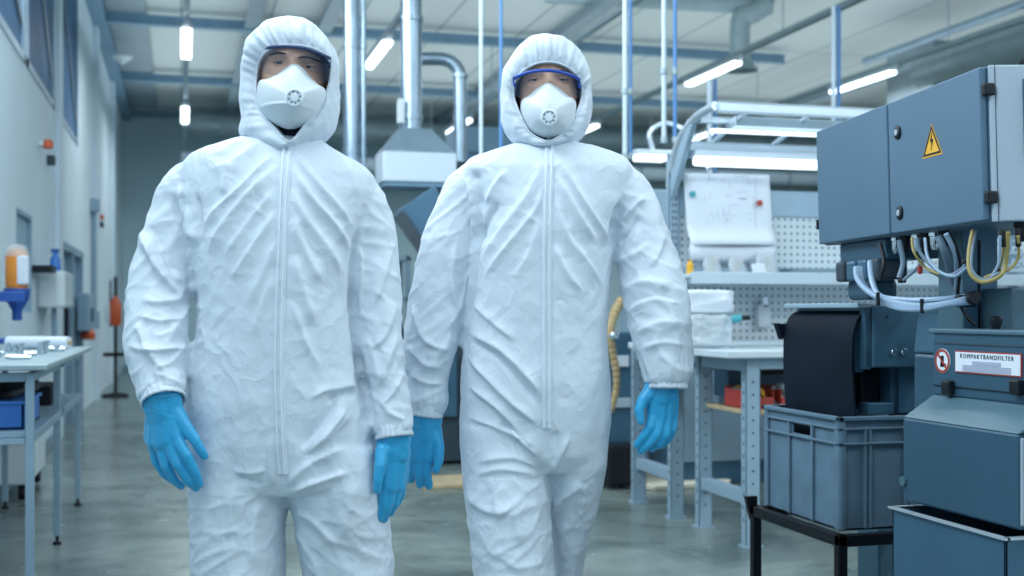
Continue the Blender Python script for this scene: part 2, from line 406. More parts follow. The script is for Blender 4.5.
# ducts -----------------------------------------------------------------------
def duct_x(y, z, r, x0, x1, label, m):
    o = MB(); o.cyl((x0,y,z), (x1,y,z), r, 24)
    t = thing('ventilation_duct', label, 'duct', ((x0+x1)/2, y, z-r))
    o.build('pipe', m, t, smooth='auto')
    bands('joint_band', M['galv'], (0,y,z), r, [x0+.6+1.5*i for i in range(int((x1-x0-.6)/1.5))], axis='X', par=t)
    x = x0+1
    while x < x1: MB().cyl((x,y,z), (x,y,CZ), .008, 6).build('hanger', M['galv_dull'], t); x += 3
    return t
duct_x(21.6, 4.32, .22, .0, 15, 'long round ventilation duct running along the far wall', M['galv_dull'])
duct_x(20.6, 3.62, .12, .0, 16, 'thin pale pipe running along the far wall below the round duct', M['white_pipe'])
duct_x(22.4, 3.55, .16, .0, 16, 'dull grey pipe lowest of the pipes along the far wall', M['galv_dull'])
# vertical duct behind the left man
p = at(352, 150, d=9.0); t = thing('ventilation_duct', 'shiny vertical duct pair dropping from the ceiling just right of the left man\'s hood', 'duct', (p.x,p.y,1.9))
for k, (dx, r) in enumerate(((-.005,.060),(.085,.020))):
    o = MB(); o.cyl((p.x+dx, p.y, 1.9), (p.x+dx, p.y, CZ), r, 20); o.build('pipe', M['galv'], t, smooth='auto')
    bands('joint_band', M['galv'], (p.x+dx,p.y,0), r, (2.3,3.1,3.9), .006, par=t)
MB().box(p.x-.14, p.x+.14, p.y-.1, p.y+.1, 0, 1.9).build('base_cabinet', M['mach_blue'], t, bevel=.01)
# fume hood
p = at(415, 168, d=9.0); hx, hy = p.x, p.y
t = thing('extractor_hood', 'shiny steel extractor hood on a vertical duct between the two men', 'extractor hood', (hx,hy,1.98))
w, dp, z0, z1, zt = .275, .20, 2.06, 2.28, 2.47
MB().box(hx-w, hx+w, hy-dp, hy+dp, z0, z1).build('fascia', M['alu_white'], t, bevel=.008)
o = MB(); o.add([(hx-w,hy-dp,z1),(hx+w,hy-dp,z1),(hx+w,hy+dp,z1),(hx-w,hy+dp,z1),(hx-.13,hy-.1,zt),(hx+.1,hy-.1,zt),(hx+.1,hy+.1,zt),(hx-.13,hy+.1,zt)],
    [(0,3,2,1),(4,5,6,7),(0,1,5,4),(1,2,6,5),(2,3,7,6),(3,0,4,7)])
o.build('canopy', M['galv'], t, bevel=.004)
o = MB(); o.cyl((hx-.03,hy,zt-.01), (hx-.03,hy,CZ), .08, 24); o.build('duct_pipe', M['galv'], t, smooth='auto')
bands('joint_band', M['galv'], (hx-.03,hy,0), .08, (2.56,3.3,4.1), .01, par=t)
MB().box(hx-.15, hx-.10, hy-.12, hy-.07, 2.5, 2.68).build('damper_box', M['white_plastic'], t, bevel=.005)
MB().box(hx-w+.02, hx+w-.02, hy-dp+.02, hy+dp-.02, z0-.03, z0).build('filter_frame', M['beam'], t)
# slanted panel below the hood
a, b, c, e = [at(*q, d=8.7) for q in ((396,212),(436,184),(447,236),(425,256))]
o = MB(); o.prism([a,b,c,e], Vector((.08,.28,0)));
tag(o.build('slanted_chute', M['mach_blue'], bevel=.004), 'slanted grey blue metal chute hanging below the extractor hood', 'chute')
a, b = at(398,214,d=8.66), at(428,256,d=8.66)
o = MB(); o.bar(a, b, .03, .09); tag(o.build('slanted_beam', M['dark'], bevel=.003), 'dark slanted bar along the edge of the chute below the extractor hood', 'bar')
# bench behind the men
p = at(425, 300, d=8.9)
t = thing('machine_tool', 'dark grey blue machine standing on the floor between the two men', 'machine', (p.x+.1, p.y, 0))
MB().box(p.x-.12, p.x+.45, p.y-.25, p.y+.3, .02, .95).build('body', M['dark'], t, bevel=.01)
MB().box(p.x-.14, p.x+.47, p.y-.27, p.y+.3, .95, .99).build('worktop', M['mach_blue'], t, bevel=.004)
MB().box(p.x+.02, p.x+.18, p.y-.28, p.y-.25, .35, .8).build('door', M['mach_blue'], t, bevel=.004)
MB().box(p.x+.22, p.x+.40, p.y-.28, p.y-.25, .35, .8).build('door', M['mach'], t, bevel=.004)
MB().lathe((p.x+.28, p.y-.1, .99), [(.05,0),(.06,.05),(.04,.12),(.06,.15),(.03,.2)], 16).build('spindle_head', M['black'], t, smooth='auto')
MB().box(p.x+.12, p.x+.2, p.y-.1, p.y, .99, 1.16).build('control_box', M['black'], t, bevel=.004)
p = at(452, 484, Z=.0)
tag(MB().box(p.x-.22, p.x+.2, p.y-.2, p.y+.25, 0, .025).build('wooden_board', M['wood'], bevel=.004), 'pale wooden board lying on the floor behind the right man\'s blue glove', 'board')
# rack shelves seen between sleeve gaps
p = at(405, 262, d=10)
t = thing('storage_rack', 'grey storage rack with boxes far behind the gap between the men', 'rack', (p.x, p.y, 0))
p.x -= .25; p.y += .6
for sx in (-.35, .35):
    for sy in (-.2,.2): MB().box(p.x+sx-.02, p.x+sx+.02, p.y+sy-.02, p.y+sy+.02, 0, 1.6).build('upright', M['alu_paint'], t)
for z in (.4, .8, 1.2, 1.55): MB().box(p.x-.37, p.x+.37, p.y-.22, p.y+.22, z, z+.03).build('shelf', M['alu_paint'], t)
MB().box(p.x-.3, p.x-.02, p.y-.15, p.y+.15, 1.23, 1.42).build('box', M['white_plastic'], t, bevel=.006) if False else None
tag(MB().box(p.x-.3, p.x-.02, p.y-.15, p.y+.15, 1.231, 1.42).build('storage_box', M['white_plastic'], bevel=.006), 'pale box on the top bay of the rack between the men', 'box')
# curved pipe
pts = [at(418,59,d=10), at(440,59,d=10), at(451,62,d=10), at(458,70,d=10), at(460,82,d=10), at(460,120,d=10), at(460,165,d=10)]
t = thing('bent_pipe', 'shiny bent pipe curving down from the left beside the extractor duct', 'pipe', tuple(pts[-1]))
MB().tube(spline(pts,6), .055, 16).build('pipe', M['galv'], t, smooth='auto')
q = at(460,76,d=10); MB().lathe(tuple(q), [(.055,-.02),(.068,-.015),(.068,.015),(.055,.02)], 20).build('collar', M['galv'], t)
q = at(460,165,d=10); MB().box(q.x-.1,q.x+.1,q.y-.1,q.y+.1,0,q.z+.02).build('riser_box', M['dark'], t, bevel=.01)
# dark blue machine behind right man's shoulder
q = at(492,136,d=12)
t = thing('tall_machine', 'dark navy tall machine behind the right man\'s shoulder', 'machine', (q.x, q.y, 0))
MB().box(q.x-.35, q.x+.35, q.y, q.y+.6, 0, 2.95).build('body', M['beam'], t, bevel=.02)
MB().box(q.x-.25, q.x+.05, q.y-.03, q.y, 1.2, 2.7).build('door', M['mach_blue'], t, bevel=.01)
# thin vertical pipes
def vpipe(px, d, py_bot, r, m, label, py_top=None):
    q = at(px, py_bot, d=d); zt = CZ if py_top is None else at(px, py_top, d=d).z; o = MB().cyl((q.x,q.y,q.z), (q.x,q.y,zt), r, 12)
    t = thing('vertical_pipe', label, 'pipe', (q.x,q.y,q.z)); o.build('pipe', m, t, smooth='auto')
    bands('clamp', M['galv_dull'], (q.x,q.y,0), r, (q.z+.02, q.z+.4), r*.5, n=12, par=t)
vpipe(481, 7.5, 300, .012, M['white_pipe'], 'thin pale vertical pipe left of the right man\'s hood')
vpipe(501, 7.8, 300, .012, M['blue_pipe'], 'thin blue vertical pipe almost touching the right man\'s hood')
vpipe(625, 7.0, 160, .014, M['white_pipe'], 'pale vertical pipe beside a blue one, just right of the right man\'s hood')
vpipe(630.5, 7.05, 160, .010, M['blue_pipe'], 'slim blue vertical pipe just right of the right man\'s hood')
vpipe(664, 6.6, 144, .013, M['white_pipe'], 'pale vertical pipe ending at the bench lamp arm')
vpipe(675, 6.6, 144, .012, M['blue_pipe'], 'blue vertical pipe ending at the bench lamp arm')
vpipe(709.5, 9.5, 451, .020, M['white_pipe'], 'short pale post rising behind the bench lamp gantry', 79)
vpipe(715, 9.55, 450.5, .016, M['blue_pipe'], 'short blue post rising behind the bench lamp gantry', 79)
vpipe(833.5, 9.5, 451, .016, M['white_pipe'], 'pale vertical post above the left end of the control cabinet', 6)
vpipe(838.5, 9.55, 450.5, .018, M['blue_pipe'], 'blue vertical post above the left end of the control cabinet', 6)
# upper ducts
a, b = at(545,-6,d=14.5), at(772,6,d=14.5)
t = thing('ventilation_duct', 'round grey duct at the top edge with an elbow dropping down', 'duct', tuple(b))
MB().cyl(a, b, .11, 20).build('pipe', M['galv_dull'], t, smooth='auto')
pts = [at(768,4,d=14.4), at(752,14,d=14.4), at(742,18,d=14.4), at(740,30,d=14.4), at(740,60,d=14.4)]
MB().tube(spline(pts,5), .12, 20).build('elbow', M['galv_dull'], t, smooth='auto')
q = at(741,66,d=14.4); MB().lathe(tuple(q), [(.2,-.06),(.12,.08)], 20).build('outlet', M['galv_dull'], t, smooth='auto')
# big duct upper right, along Y
q0, q1 = at(1060,30,X=8.9), at(935,62,X=8.9)
t = thing('ventilation_duct', 'large round duct in the upper right corner running above the control cabinet', 'duct', tuple(q1))
MB().cyl(q0, Vector((8.9, q1.y+.2, q0.z)), .22, 24).build('pipe', M['galv_dull'], t, smooth='auto')
MB().box(8.8, 9.35, q1.y-.1, q1.y+.9, q0.z-.3, q0.z+.35).build('end_box', M['beam_grey'], t, bevel=.02)
MB().cyl((8.55, q0.y, q0.z+.28), (8.55, q1.y+1, q0.z+.28), .05, 12).build('side_pipe', M['galv'], t, smooth='auto')
# smoke detector, alarm beacons and wall equipment
q = at(122,58, Z=4.5)
t = thing('smoke_detector', 'small white smoke detector under the ceiling duct at upper left', 'smoke detector', tuple(q))
MB().lathe(tuple(q), [(.10,.05),(.13,.03),(.13,0),(.05,-.05),(.03,-.08)], 20).build('housing', M['white_plastic'], t, smooth='auto')
for (px, py, lab) in ((48,144,'orange red alarm beacon high on the left wall, the nearer one'), (101,217,'orange red alarm beacon on the left wall, the farther one')):
    q = at(px, py, X=WX+.06)
    t = thing('alarm_beacon', lab, 'alarm', tuple(q))
    MB().lathe((WX+.06,q.y,q.z), [(.035,-.035),(.04,-.03),(.04,.0),(.03,.03),(.01,.035)], 16).build('dome', M['orange_plastic'], t, smooth='auto')
    MB().box(WX, WX+.03, q.y-.03, q.y+.03, q.z-.015, q.z+.015).build('bracket', M['white_plastic'], t)
    MB().box(WX, WX+.06, q.y+.5, q.y+.6, q.z-.1, q.z-.02).build('sounder', M['dark'], t, bevel=.01)
# wall soap dispenser
q = at(17, 302, X=WX+.12); x, y, z = q
t = thing('soap_dispenser', 'blue wall dispenser holding an upturned bottle of orange liquid', 'soap dispenser', (x,y,z))
MB().lathe((x,y,z), [(.012,-.11),(.028,-.105),(.028,-.05),(.04,-.03),(.068,.02),(.075,.07),(.073,.08)], 24).build('funnel', M['blue_plastic'], t, smooth='auto')
bt = MB().lathe((x,y,z), [(.06,.08),(.064,.1),(.064,.27),(.05,.30),(.02,.31)], 24).build('bottle', M['orange'], t, smooth='auto')
MB().box(x+.005, x+.067, y-.067, y+.02, z+.1, z+.27).build('label', M['paper'], bt, bevel=.01)
MB().lathe((x,y,z), [(.067,.265),(.067,.28),(.052,.325),(.02,.34)], 24).build('clear_base', M['clear'], bt, smooth='auto')
o = MB(); o.box(WX, WX+.03, y-.22, y-.12, z-.27, z+.09); o.box(WX, WX+.18, y-.17, y-.13, z+.0, z+.06); o.box(WX, WX+.22, y-.2, y+.05, z-.24, z-.21); o.bar((WX+.02,y-.15,z+.03),(x,y-.05,z+.03),.04,.05)
o.build('bracket', M['blue_plastic'], t, bevel=.006)
# wall paper box with blue bottle
q = at(56, 290, X=WX+.1)
t = thing('towel_dispenser', 'white box on the left wall near the door with a blue bottle on top', 'dispenser', (WX+.1,q.y,q.z))
MB().box(WX+.001, WX+.2, q.y-.35, q.y+.35, q.z-.14, q.z+.14).build('box', M['white_plastic'], t, bevel=.02)
MB().cyl((WX+.1,q.y-.15,q.z-.14),(WX+.1,q.y-.15,q.z-.55),.02,10).build('drain_pipe', M['alu_paint'], t)
MB().box(WX, WX+.14, q.y-.7, q.y-.4, q.z+.12, q.z+.17).build('clip', M['black'], t)
t = thing('spray_bottle', 'small blue bottle standing on the white wall box near the door', 'bottle', (WX+.1,q.y-.05,q.z+.141))
MB().lathe((WX+.1,q.y-.05,q.z+.141), [(.04,0),(.04,.1),(.02,.13),(.02,.15)], 14).build('bottle_body', M['blue_bin'], t, smooth='auto')
MB().box(WX+.07,WX+.13,q.y-.07,q.y-.03,q.z+.29,q.z+.32).build('cap', M['blue_plastic'], t)
q = at(90, 312, X=WX+.1)
t = thing('wall_box', 'grey electrical box on the left wall past the door', 'electrical box', (WX,q.y,q.z))
MB().box(WX, WX+.12, q.y-.45, q.y+.45, q.z-.2, q.z+.2).build('housing', M['alu_paint'], t, bevel=.02)
MB().box(WX+.12, WX+.14, q.y-.2, q.y+.2, q.z-.1, q.z+.05).build('lid', M['mach_top'], t, bevel=.01)
q = at(90, 334, X=WX+.1)
tag(MB().lathe((WX+.08,q.y,q.z), [(.07,-.06),(.08,0),(.05,.05)], 12).build('wall_beacon', M['orange_plastic'], smooth='auto'), 'small orange red knob below the grey electrical box on the left wall', 'beacon')
MB_pipe = thing('conduit', 'thin grey conduit running up the left wall beyond the door', 'pipe', (WX+.04, 15.2, 0))
MB().cyl((WX+.04,15.2,1.0),(WX+.04,15.2,2.35),.03,10).build('pipe', M['alu_paint'], MB_pipe)
MB().box(WX,WX+.1,15.1,15.3,2.3,2.45).build('junction_box', M['alu_paint'], MB_pipe)
MB().box(WX,WX+.1,15.1,15.3,.9,1.1).build('socket', M['alu_paint'], MB_pipe)
q = at(113, 380, d=15.5)
t = thing('cleaning_station', 'stand with an orange cylinder and black rods against the far left wall', 'stand', (q.x,q.y,0))
z0 = 0
MB().lathe((q.x+.03,q.y,0), [(.17,.0),(.17,.03),(.03,.06)], 16).build('base', M['black'], t)
MB().cyl((q.x+.03,q.y,.05),(q.x+.03,q.y,1.55),.022,10).build('pole', M['black'], t)
MB().cyl((q.x-.03,q.y,.9),(q.x-.03,q.y,1.5),.014,8).build('rod', M['dark'], t)
MB().lathe((q.x+.03,q.y-.03,.92), [(.06,0),(.075,.03),(.075,.28),(.04,.34),(.02,.38)], 16).build('cylinder', M['orange_plastic'], t, smooth='auto')
MB().lathe((q.x-.06,q.y-.03,.95), [(.04,0),(.045,.2),(.02,.25)], 12).build('white_bottle', M['white_plastic'], t, smooth='auto')
MB().box(q.x-.12,q.x+.14,q.y-.04,q.y+.04,.52,.57).build('bracket', M['black'], t)
# far floor unit
q = at(128, 372, Y=21.5)
# ================================================================ LEFT TABLES
def steel_table(y0, y1, label, near):
    t = thing('steel_work_table', label, 'table', (-.78, (y0+y1)/2, 0), group=None)
    MB().box(WX+.03, -.50, y0-.06, y1+.0, .885, .91).build('tabletop', M['galv_dull'], t, bevel=.006)
    MB().box(WX+.06, -.55, y0+.02, y1-.04, .62, .645).build('shelf', M['alu_paint'], t, bevel=.003)
    for xx in (-.573, WX+.09):
        for yy in (y0+.02, y1-.03):
            if not near and yy < y0+.1 : continue
            lg = MB().box(xx-.016, xx+.016, yy-.016, yy+.016, .04, .875).build('leg', M['alu_paint'], t, bevel=.003)
            MB().lathe((xx,yy,0), [(.02,0),(.02,.012),(.008,.016),(.008,.04)], 12).build('foot', M['black'], lg)
    f = MB(); f.box(-.588,-.558,y0+.037,y1-.047,.84,.874).box(-.588,-.558,y0+.037,y1-.047,.60,.619).box(WX+.107,-.590,y0+.004,y0+.036,.84,.874).box(WX+.107,-.590,y0+.004,y0+.036,.595,.619)
    f.build('frame_rail', M['alu_paint'], t, bevel=.002)
steel_table(5.02, 6.14, 'grey steel work table at the left edge with metal parts on top', True)
steel_table(6.21, 7.32, 'farther grey steel work table by the left wall, white roll on top', False)
random.seed(3)
for i in range(26):
    yy = 5.35+random.random()*1.25; xx = -.98+random.random()*.38; zz = .911
    if abs(yy-6.2) < .05: yy += .12
    r = .012+random.random()*.012; h = .025+random.random()*.035
    o = MB()
    if i % 3 == 0: o.lathe((xx,yy,zz), [(r,0),(r,h*.3),(r*.6,h*.35),(r*.6,h),(r*.3,h),(r*.3,h*.9)], 16)
    elif i % 3 == 1: o.lathe((xx,yy,zz), [(r*1.2,0),(r*1.2,h*.2),(r*.5,h*.25),(r*.5,h*.8),(r*.9,h*.85),(r*.9,h)], 16)
    else: o.cyl((xx-.04,yy,zz+r*.6),(xx+.04,yy,zz+r*.6), r*.6, 14)
    tag(o.build('machined_part', M['steelparts'], smooth='auto'), 'small shiny machined metal part lying among others on the left work tables', 'metal part', 'machined parts on the left tables')
t = thing('paper_roll', 'white paper roll lying on the farther left work table', 'roll', (-.72, 6.95, .911))
o = MB(); o.cyl((-.90,6.95,.945),(-.58,6.80,.945),.034,20); o.build('roll', M['paper'], t, smooth='auto')
MB().cyl((-.91,6.955,.945),(-.57,6.795,.945),.013,12).build('core', M['wood'], t)
t = thing('storage_tray', 'bright blue plastic tray on the lower shelf of the nearer left table', 'tray', (-.78, 5.35, .646))
o = MB(); o.box(-.98,-.60,5.10,5.62,.646,.66).box(-.98,-.965,5.1,5.62,.646,.76).box(-.615,-.60,5.1,5.62,.646,.76).box(-.98,-.6,5.1,5.115,.646,.76).box(-.98,-.6,5.605,5.62,.646,.76).box(-.99,-.59,5.09,5.63,.745,.76)
o.build('tray_body', M['blue_bin'], t, bevel=.004)
t = o = MB(); random.seed(5)
for i in range(7):
    a = Vector((-.95+i*.045, 5.15+random.random()*.1, .775)); o.capsule(a, a+Vector((.06,.45,.01+random.random()*.02)), .028, .024)
tag(o.build('black_cloth_bundle', M['black'], smooth=True), 'black cloth bundle heaped on the blue tray at the left edge', 'cloth')
t = thing('tool_box', 'dark tool box on the lower shelf of the farther left table', 'box', (-.75, 6.6, .646))
MB().box(-.9,-.62,6.35,6.8,.647,.74).build('box_body', M['black'], t, bevel=.01)
MB().box(-.8,-.72,6.45,6.7,.74,.765).build('handle', M['dark'], t, bevel=.006)
t = thing('low_cabinet', 'white low cabinet against the left wall behind the table legs', 'cabinet', (-.9, 7.9, 0))
MB().box(WX+.01, -.86, 7.5, 8.4, .1, .62).build('body', M['white_plastic'], t, bevel=.01)
for yy in (7.55, 8.3): MB().lathe((-.9,yy,.05), [(.04,-.02),(.045,0),(.04,.02)], 14, 'X').build('wheel', M['black'], t)
MB().box(-.86,-.85,7.6,8.3,.52,.55).build('handle', M['black'], t)

# ================================================================ WORKBENCHES RIGHT
def holes_col(o, x, y0, z0, z1, step=.055):
    pass
def bench(x0, yf, yb, x1, label, zt=.93, over=.12):
    t = thing('workbench', label, 'workbench', ((x0+x1)/2, (yf+yb)/2, 0))
    MB().box(x0-over, x1, yf-.06*(over>.05), yb+.10, zt-.035, zt).build('worktop', M['bench_top'], t, bevel=.006)
    for (lx, ly) in ((x0, yf), (x0, yb), (x1-.1, yf), (x1-.1, yb)):
        # slotted steel channel
        lg = MB().box(lx, lx+.075, ly, ly+.006, .01, zt-.035).box(lx, lx+.006, ly, ly+.05, .01, zt-.035).box(lx+.069, lx+.075, ly, ly+.05, .01, zt-.035).build('leg', M['alu_paint'], t, bevel=.002)
        sl = MB()
        z = .12
        while z < zt-.1:
            sl.box(lx-.0008, lx+.0002, ly+.020, ly+.030, z, z+.018); sl.cyl((lx+.037,ly-.0008,z),(lx+.037,ly+.0004,z),.006,8); z += .06
        sl.build('slot_row', M['dark'], lg)
        MB().box(lx-.012, lx+.087, ly-.01, ly+.06, 0, .01).build('foot_plate', M['alu_paint'], lg)
    for lx in (x0, x1-.1):
        MB().box(lx+.01, lx+.065, yf+.05, yb, .20, .26).build('side_rail', M['alu_paint'], t, bevel=.003)
        MB().box(lx+.01, lx+.065, yf+.05, yb, zt-.10, zt-.04).build('side_rail', M['alu_paint'], t, bevel=.003)
    MB().box(x0+.05, x1-.05, yb-.02, yb+.02, zt-.12, zt-.04).build('back_rail', M['alu_paint'], t, bevel=.003)
    MB().box(x0+.07, x1-.1, yf+.0, yf+.03, zt-.09, zt-.035).build('front_rail', M['alu_paint'], t, bevel=.003)
    return t
b1 = bench(2.56, 5.15, 5.68, 4.7, 'grey workbench with slotted steel legs below the pegboard, nearest to the camera')
MB().box(2.60, 4.62, 5.20, 5.70, .62, .64).build('shelf', M['wood'], b1, bevel=.003)
b2 = bench(2.53, 5.975, 6.52, 4.7, 'grey workbench with slotted steel legs behind the pegboard', .93, 0)
# bench superstructure: slotted uprights, pegboard, shelf
PY = 5.93
t = thing('pegboard_frame', 'white perforated tool board on slotted uprights above the nearer workbench', 'pegboard', (3.7, PY, 0))
for xx in (2.50, 4.62, 6.6):
    u = MB().box(xx, xx+.06, PY+.0, PY+.006, .6, 1.95).box(xx, xx+.006, PY, PY+.04, .6, 1.95).box(xx+.054, xx+.06, PY, PY+.04, .6, 1.95).build('upright', M['alu_paint'], t, bevel=.002)
    s = MB(); z = .9
    while z < 1.9: s.box(xx+.018, xx+.026, PY-.0008, PY+.0005, z, z+.018); s.box(xx+.036, xx+.044, PY-.0008, PY+.0005, z, z+.018); z += .035
    s.build('slot_row', M['dark'], u)
MB().box(2.56, 6.6, PY+.01, PY+.025, 1.35, 1.63).build('pegboard_panel', M['peg'], t)
MB().box(2.56, 6.6, PY+.01, PY+.025, .95, 1.26).build('pegboard_panel', M['peg'], t)
MB().box(2.56, 6.6, PY+.0, PY+.03, 1.63, 1.77).build('top_panel', M['alu_paint'], t, bevel=.003)
MB().box(2.50, 6.6, PY-.28, PY, 1.285, 1.305).build('shelf', M['bench_top'], t, bevel=.004)
MB().box(2.50, 6.6, PY-.285, PY-.275, 1.255, 1.315).build('shelf_lip', M['alu'], t, bevel=.003)
# wall of dark cabinets behind the board
t = thing('cabinet_row', 'pale cabinet row with dark gaps standing behind the top of the tool board', 'cabinet', (4.2, 7.6, 0))
MB().box(3.0, 6.8, 7.5, 8.0, 0, 1.93).build('body', M['alu_paint'], t, bevel=.01)
for xx in (3.75, 3.98): MB().box(xx, xx+.10, 7.48, 7.5, 1.4, 1.9).build('dark_panel', M['beam'], t)
# bench lamp frame
LY0, LY1 = 5.05, 5.95
t = thing('overhead_gantry', 'aluminium overhead lamp gantry with bright tubes above the workbench', 'gantry', (3.4, 5.5, 1.95))
for xx in (2.52, 4.65):
    a = MB(); a.tube(spline([(xx,5.97,1.78),(xx,5.91,1.93),(xx,5.80,2.03),(xx,5.62,2.10),(xx,5.40,2.12)],6), .022, 10)
    a.build('curved_arm', M['alu'], t, smooth='auto')
    a = MB(); a.bar((xx,PY+.03,1.72),(xx,5.68,2.08),.03,.07); a.build('gusset', M['alu_paint'], t, bevel=.003)
def profile(y, z, x0, x1, h=.04, w=.04):
    o = MB(); o.box(x0,x1,y-w/2,y+w/2,z-h/2,z+h/2); o.box(x0,x1,y-w/2-.004,y+w/2+.004,z+h/2-.008,z+h/2); return o
profile(5.40, 2.115, 2.53, 4.7, .05, .06).build('front_rail', M['alu'], t, bevel=.004)
profile(5.62, 2.085, 2.53, 4.7, .03, .05).build('middle_rail', M['alu'], t, bevel=.004)
profile(5.80, 1.975, 2.55, 4.7, .05, .05).build('rear_rail', M['alu'], t, bevel=.004)
for xx in (2.70, 3.05, 4.6): MB().bar((xx,5.40,2.11),(xx,5.82,2.0),.02,.02).build('cross_bar', M['alu'], t, bevel=.003)
# lamps in the frame
f = thing('bench_lamp', 'tilted trough lamp under the front rail of the overhead lamp frame', 'lamp', (3.5, 5.3, 1.95))
MB().prism([(2.68,5.50,2.045),(2.68,5.62,2.03),(2.68,5.63,2.075),(2.68,5.51,2.095)], (1.9,0,0)).build('trough', M['alu'], f, bevel=.003)
MB().box(2.56,4.6,5.525,5.555,2.012,2.030).build('tube', M['lamp_dim'], f, bevel=.006)
f = thing('bench_lamp', 'long bright white tube lamp right above the paper drawings', 'lamp', (3.4, 5.75, 1.86))
MB().box(2.55,4.6,5.70,5.82,1.915,1.95).build('housing', M['alu'], f, bevel=.005)
MB().box(2.56,4.58,5.71,5.77,1.868,1.915).build('tube', M['lamp_dim'], f, bevel=.012)
q = at(650,155,d=7.4)
f = thing('bench_lamp', 'short bright tube lamp to the left of the curved lamp arm', 'lamp', tuple(q))
MB().box(q.x-.11,q.x+.22,q.y-.05,q.y+.05,q.z+.0,q.z+.03).build('housing', M['alu'], f, bevel=.005)
MB().box(q.x-.10,q.x+.10,q.y-.045,q.y+.045,q.z-.04,q.z).build('tube', M['lamp_dim'], f, bevel=.01)
MB().tube(spline([(q.x+.02,q.y,q.z+.03),(q.x+.0,q.y,q.z+.14),(q.x+.12,q.y,q.z+.2),(q.x+.26,q.y-.1,q.z+.1),(q.x+.30,q.y-.2,q.z-.1)],6),.016,10).build('bracket', M['alu'], f, smooth='auto')
# drawings clipped on the board
def sheet(x0, x1, z0, z1, y, name, label, curl=0.0, tilt=0.0):
    o = MB(); nx, nz = 10, 12; vs = []
    for j in range(nz+1):
        for i in range(nx+1):
            u = i/nx; v = j/nz; yy = y - .012*math.sin(u*PI*1.3) - (curl*max(0,(.28-v)/.28)**1.5 if curl else 0)
            vs.append((x0+(x1-x0)*u+tilt*(1-v), yy, z0+(z1-z0)*v+.006*u*(1 if curl else 0)))
    fs = [(j*(nx+1)+i, j*(nx+1)+i+1, (j+1)*(nx+1)+i+1, (j+1)*(nx+1)+i) for j in range(nz) for i in range(nx)]
    o.add(vs, fs); r = o.build(name, M['paper'], smooth=True, solid=.0015); return tag(r, label, 'drawing')
s1 = sheet(2.56, 3.065, 1.465, 1.845, PY-.05, 'technical_drawing', 'large paper technical drawing pinned over the tool board', .05, .025)
o = MB(); random.seed(11)
for i in range(46):
    u = random.gauss(.55,.22); v = random.random()*.75+.22
    if not .05 < u < .95 or v > .97: continue
    xx = 2.56+.505*u; zz = 1.465+.38*v; yy = PY-.05-.012*math.sin(u*PI*1.3)-.002
    if random.random() < .5: o.box(xx, xx+.02+.05*random.random(), yy-.0004, yy, zz, zz+.0016)
    else: o.box(xx, xx+.0016, yy-.0004, yy, zz, zz+.01+.05*random.random())
o.box(2.975,2.977,PY-.058,PY-.0575,1.55,1.84)
o.build('drawn_lines', M['ink'], s1)
o = MB(); o.loft([[Vector((x, PY-.055-.035*math.sin(a), 1.43+.045*math.cos(a)*1.0-.012*math.sin((x-2.60)/.48*PI))) for a in [k*2*PI/14 for k in range(14)]] for x in [2.60+.048*i for i in range(11)]])
tag(o.build('rolled_sheet', M['paper'], smooth=True), 'rolled white paper sheet hanging under the pinned technical drawing', 'paper roll')
for (px, py, m, lab) in ((693,194,'teal','round teal magnet on the upper left of the pinned drawing'),(760,203,'red','round dark red magnet on the right of the pinned drawing')):
    q = at(px,py,Y=PY-.075)
    tag(MB().lathe(tuple(q), [(.017,.0),(.017,.008),(.012,.012)], 16, 'Y').build('magnet', M[m], smooth='auto'), lab, 'magnet')
# shelf items
def shelf_item(px, w, h, m, name, label, cat, bottom=1.306, dy=-.16):
    q = at(px, 265, Y=PY+dy); o = MB().lathe((q.x,q.y,bottom), [(w*.48,0),(w*.5,h*.1),(w*.5,h*.7),(w*.25,h*.8),(w*.25,h)], 16)
    return tag(o.build(name, M[m], smooth='auto'), label, cat)
shelf_item(690, .036, .075, 'yellow', 'glue_bottle', 'small yellow bottle on the tool board shelf below the drawing', 'bottle')
for px, lab in ((712,'crumpled clear bag with tan parts on the shelf, the left one'), (737,'crumpled clear bag with tan parts on the shelf, the middle one'), (766,'clear bag hanging at the right side of the pinned drawing')):
    q = at(px, 262, Y=PY-.13)
    t = thing('plastic_bag', lab, 'bag', (q.x,q.y,1.306))
    o = MB(); rings = []
    hh = .13 if px > 760 else .09
    for j in range(9):
        v = j/8; ww = (.055 if px < 760 else .065)*(1-.25*v); 
        rings.append([Vector((q.x+ww*math.cos(a)*(1+.15*math.sin(3*a+j)), q.y+(.03*(1-.8*v)+.003)*math.sin(a)*(1+.2*math.sin(5*a+j*2)), 1.307+hh*v)) for a in [k*2*PI/16 for k in range(16)]])
    o.loft(rings); o.build('bag_film', M['bag'], t, smooth=True)
    MB().capsule((q.x-.012,q.y,1.33),(q.x+.012,q.y,1.38),.012,.012).build('content', M['wood'], t, smooth=True)
q = at(759,271,Y=PY-.27)
t = thing('label_card', 'small white card standing on the shelf lip', 'card', (q.x,q.y,1.316))
MB().prism([(q.x-.035,q.y,1.316),(q.x+.045,q.y,1.316),(q.x+.035,q.y+.01,1.362),(q.x-.04,q.y+.01,1.362)], (0,.003,0)).build('card', M['paper'], t)
